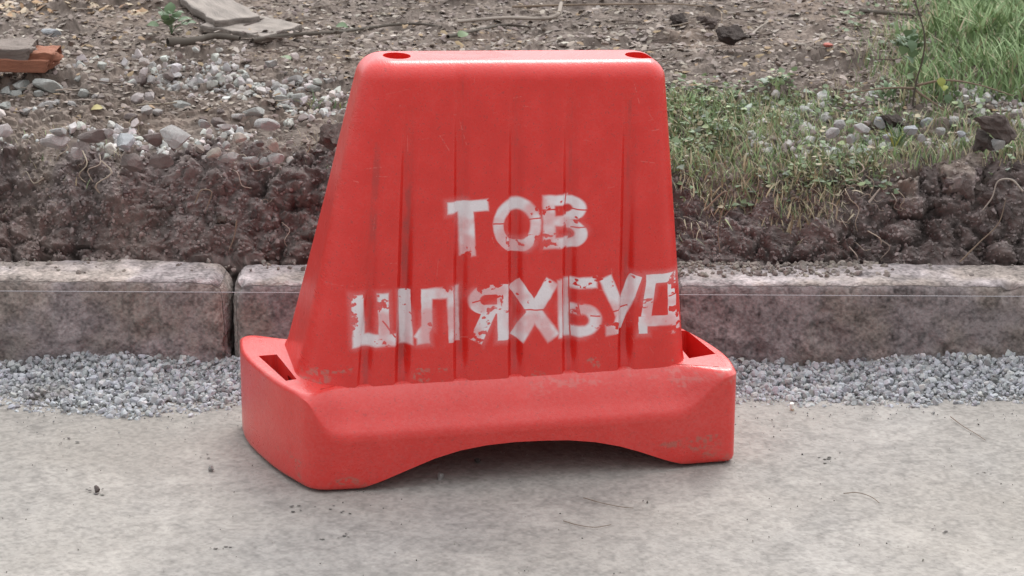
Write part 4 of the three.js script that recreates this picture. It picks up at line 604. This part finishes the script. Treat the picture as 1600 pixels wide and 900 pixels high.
{ // broken brick with mortar on it
  const p = spot(40, 116), o = add(new THREE.Group(), 'broken_brick', 'broken orange brick with grey mortar on top at the left edge', 'brick'); o.position.set(p.x + 0.005, p.y + 0.006, p.z - 0.02); o.rotation.y = -0.05;
  const lump = (w, h, d, nx, amp, endBreak) => { const g = new THREE.BoxGeometry(w, h, d, nx, 10, 16), a = g.attributes.position; for (let i = 0; i < a.count; i++) { let x = a.getX(i), y = a.getY(i), z = a.getZ(i); const e = sst(w / 2 - 0.03, w / 2, x); x -= e * endBreak * fbm(y * 60, z * 30, 3, 3); y += amp * (fbm(x * 25, z * 25, 4, 3) - 0.5) * (y > 0 ? 1 : 0.25); z += amp * 0.5 * (fbm(x * 25, y * 40, 9, 3) - 0.5); a.setXYZ(i, x, y, z); } return weldNormals(g); };
  const brickMat = std({ map: soilMap, color: lin(0.52, 0.22, 0.135), bumpMap: grainBump, bumpScale: 0.004 }), mortar = std({ map: soilMap, color: lin(0.38, 0.32, 0.285), bumpMap: grainBump, bumpScale: 0.006 });
  const bb = part(o, 'brick_body', lump(0.24, 0.03, 0.12, 40, 0.008, 0.03), brickMat); bb.position.set(-0.045, 0.022, 0); const b2 = part(o, 'broken_end', lump(0.10, 0.026, 0.10, 24, 0.016, 0.06), brickMat); b2.position.set(0.048, 0.036, -0.006); const mo = part(o, 'mortar', lump(0.23, 0.034, 0.115, 36, 0.022, 0.05), mortar); mo.position.set(-0.075, 0.046, -0.004);
}
{
  const p = spot(1293, 74), o = add(new THREE.Mesh(rockGeos[2], std({ map: stoneMap, color: lin(0.46, 0.15, 0.12) })), 'brick_shard', 'small red brick shard on bare soil, upper right', 'brick shard'); o.position.set(p.x, p.y + 0.006, p.z); o.scale.set(0.015, 0.009, 0.012);
  const f = [[525, 45], [716, 62], [1190, 5], [455, 98]]; const L = ['green fallen leaf above the left end of the barrier', 'green fallen leaf above the middle of the barrier', 'green fallen leaf at the top right of the barrier', 'green flat leaf among stones left of the barrier']; f.forEach(([x, y], i) => { const q = spot(x, y), l = add(new THREE.Mesh(broad, GREENS[i % 2 + 1]), 'fallen_leaf', L[i], 'leaf'); l.position.set(q.x, q.y + 0.008, q.z); l.rotation.set(0.2, 1.3 + i, 0.2); l.scale.setScalar(0.035); });
  const y = spot(161, 173), yl = add(new THREE.Mesh(broad, std({ color: lin(0.40, 0.35, 0.17), side: THREE.DoubleSide })), 'fallen_leaf', 'small yellow leaf on the left bank below the rubble heap', 'leaf'); yl.position.set(y.x, y.y + 0.008, y.z); yl.rotation.set(0.3, -1.2, 0); yl.scale.setScalar(0.03);
}
// on the road
function onRoad(px, py) { const d = V((px - 800) / 3900, (450 - py) / 3900, -1).applyQuaternion(camera.quaternion); return camera.position.clone().addScaledVector(d, -(camera.position.y + 0.004) / d.y); }
{
  const b = onRoad(1238, 640), g = new THREE.Group(); add(g, 'cigarette_butt', 'small white cigarette butt standing on the road right of the barrier', 'cigarette butt'); g.position.copy(b); g.rotation.set(0.25, 0, 0.12); const c = part(g, 'paper', new THREE.CylinderGeometry(0.0042, 0.0042, 0.014, 14), std({ color: lin(0.80, 0.78, 0.74) })); c.position.y = 0.010; const e = part(g, 'filter', new THREE.CylinderGeometry(0.0043, 0.0041, 0.004, 14), std({ color: lin(0.62, 0.48, 0.33) })); e.position.y = 0.0015;
  const rp = (x, y, r, tone, label) => { const q = onRoad(x, y), s = r / 780, o = add(new THREE.Mesh(rockGeos[Math.floor(rnd() * 7)], rockMat(TONE[tone])), 'pebble', label, 'pebble'); o.position.set(q.x, q.y + s * 0.6, q.z); o.scale.setScalar(s); o.rotation.set(rr(0, 6), rr(0, 6), rr(0, 6)); };
  rp(688, 748, 7, 'pale', 'pale pebble on the road under the arch of the barrier'); rp(746, 722, 6, 'dark', 'dark pebble in shadow under the arch of the barrier'); rp(1432, 622, 9, 'pale', 'larger stray stone at the gravel edge on the right'); rp(330, 735, 6, 'pale', 'pale pebble on the road left of the barrier base'); rp(152, 768, 6, 'mud', 'brownish crumb on the road at the lower left');
  const tw = (pts, label) => { const w = pts.map(([x, y]) => onRoad(x, y).add(V(0, 0.003, 0))), o = w[0].clone(); add(new THREE.Mesh(tube(w.map((p) => p.clone().sub(o)), 0.0009, 20, 0.7), dryStem), 'twig', label, 'twig').position.copy(o); };
  tw([[912, 780], [940, 788], [970, 794], [990, 796]], 'thin twig on the road, upper of two below the barrier'); tw([[880, 816], [905, 823], [930, 826], [955, 822]], 'thin curved twig on the road, lower of two below the barrier'); tw([[1318, 773], [1340, 772], [1360, 778], [1374, 788]], 'curved twig on the road at the lower right'); tw([[1485, 653], [1505, 668], [1525, 680], [1540, 690]], 'straight twig on the road near the gravel at right');
  // dark crumbs below the barrier
  const it = []; const R2 = rngOf(77); for (const [x, y, n] of [[470, 795, 5], [505, 795, 3], [540, 803, 3], [545, 835, 5], [500, 842, 3], [320, 715, 4], [110, 690, 5], [150, 768, 8], [345, 855, 4], [1005, 710, 5], [1290, 720, 8], [1540, 735, 3], [1470, 830, 4], [860, 690, 0]]) for (let i = 0; i < n; i++) { const q = onRoad(x + (R2() - 0.5) * 34, y + (R2() - 0.5) * 12), s = 0.0016 + 0.0028 * R2(); it.push({ p: [q.x, q.y, q.z], r: [0, R2() * 0.8 - 0.4, 0], s: [s * 1.1, s * 0.3, s * 0.8], c: jit([0.15, 0.14, 0.13], 0.3) }); }
  scatter('dark_crumbs', gravelGeos, gravelMat, it, 'dark crumbs of earth lying in small clusters on the road', 'crumbs');
}
scene.traverse((o) => { if (o.isMesh) { o.castShadow = true; o.receiveShadow = true; } });
renderer.render(scene, camera);
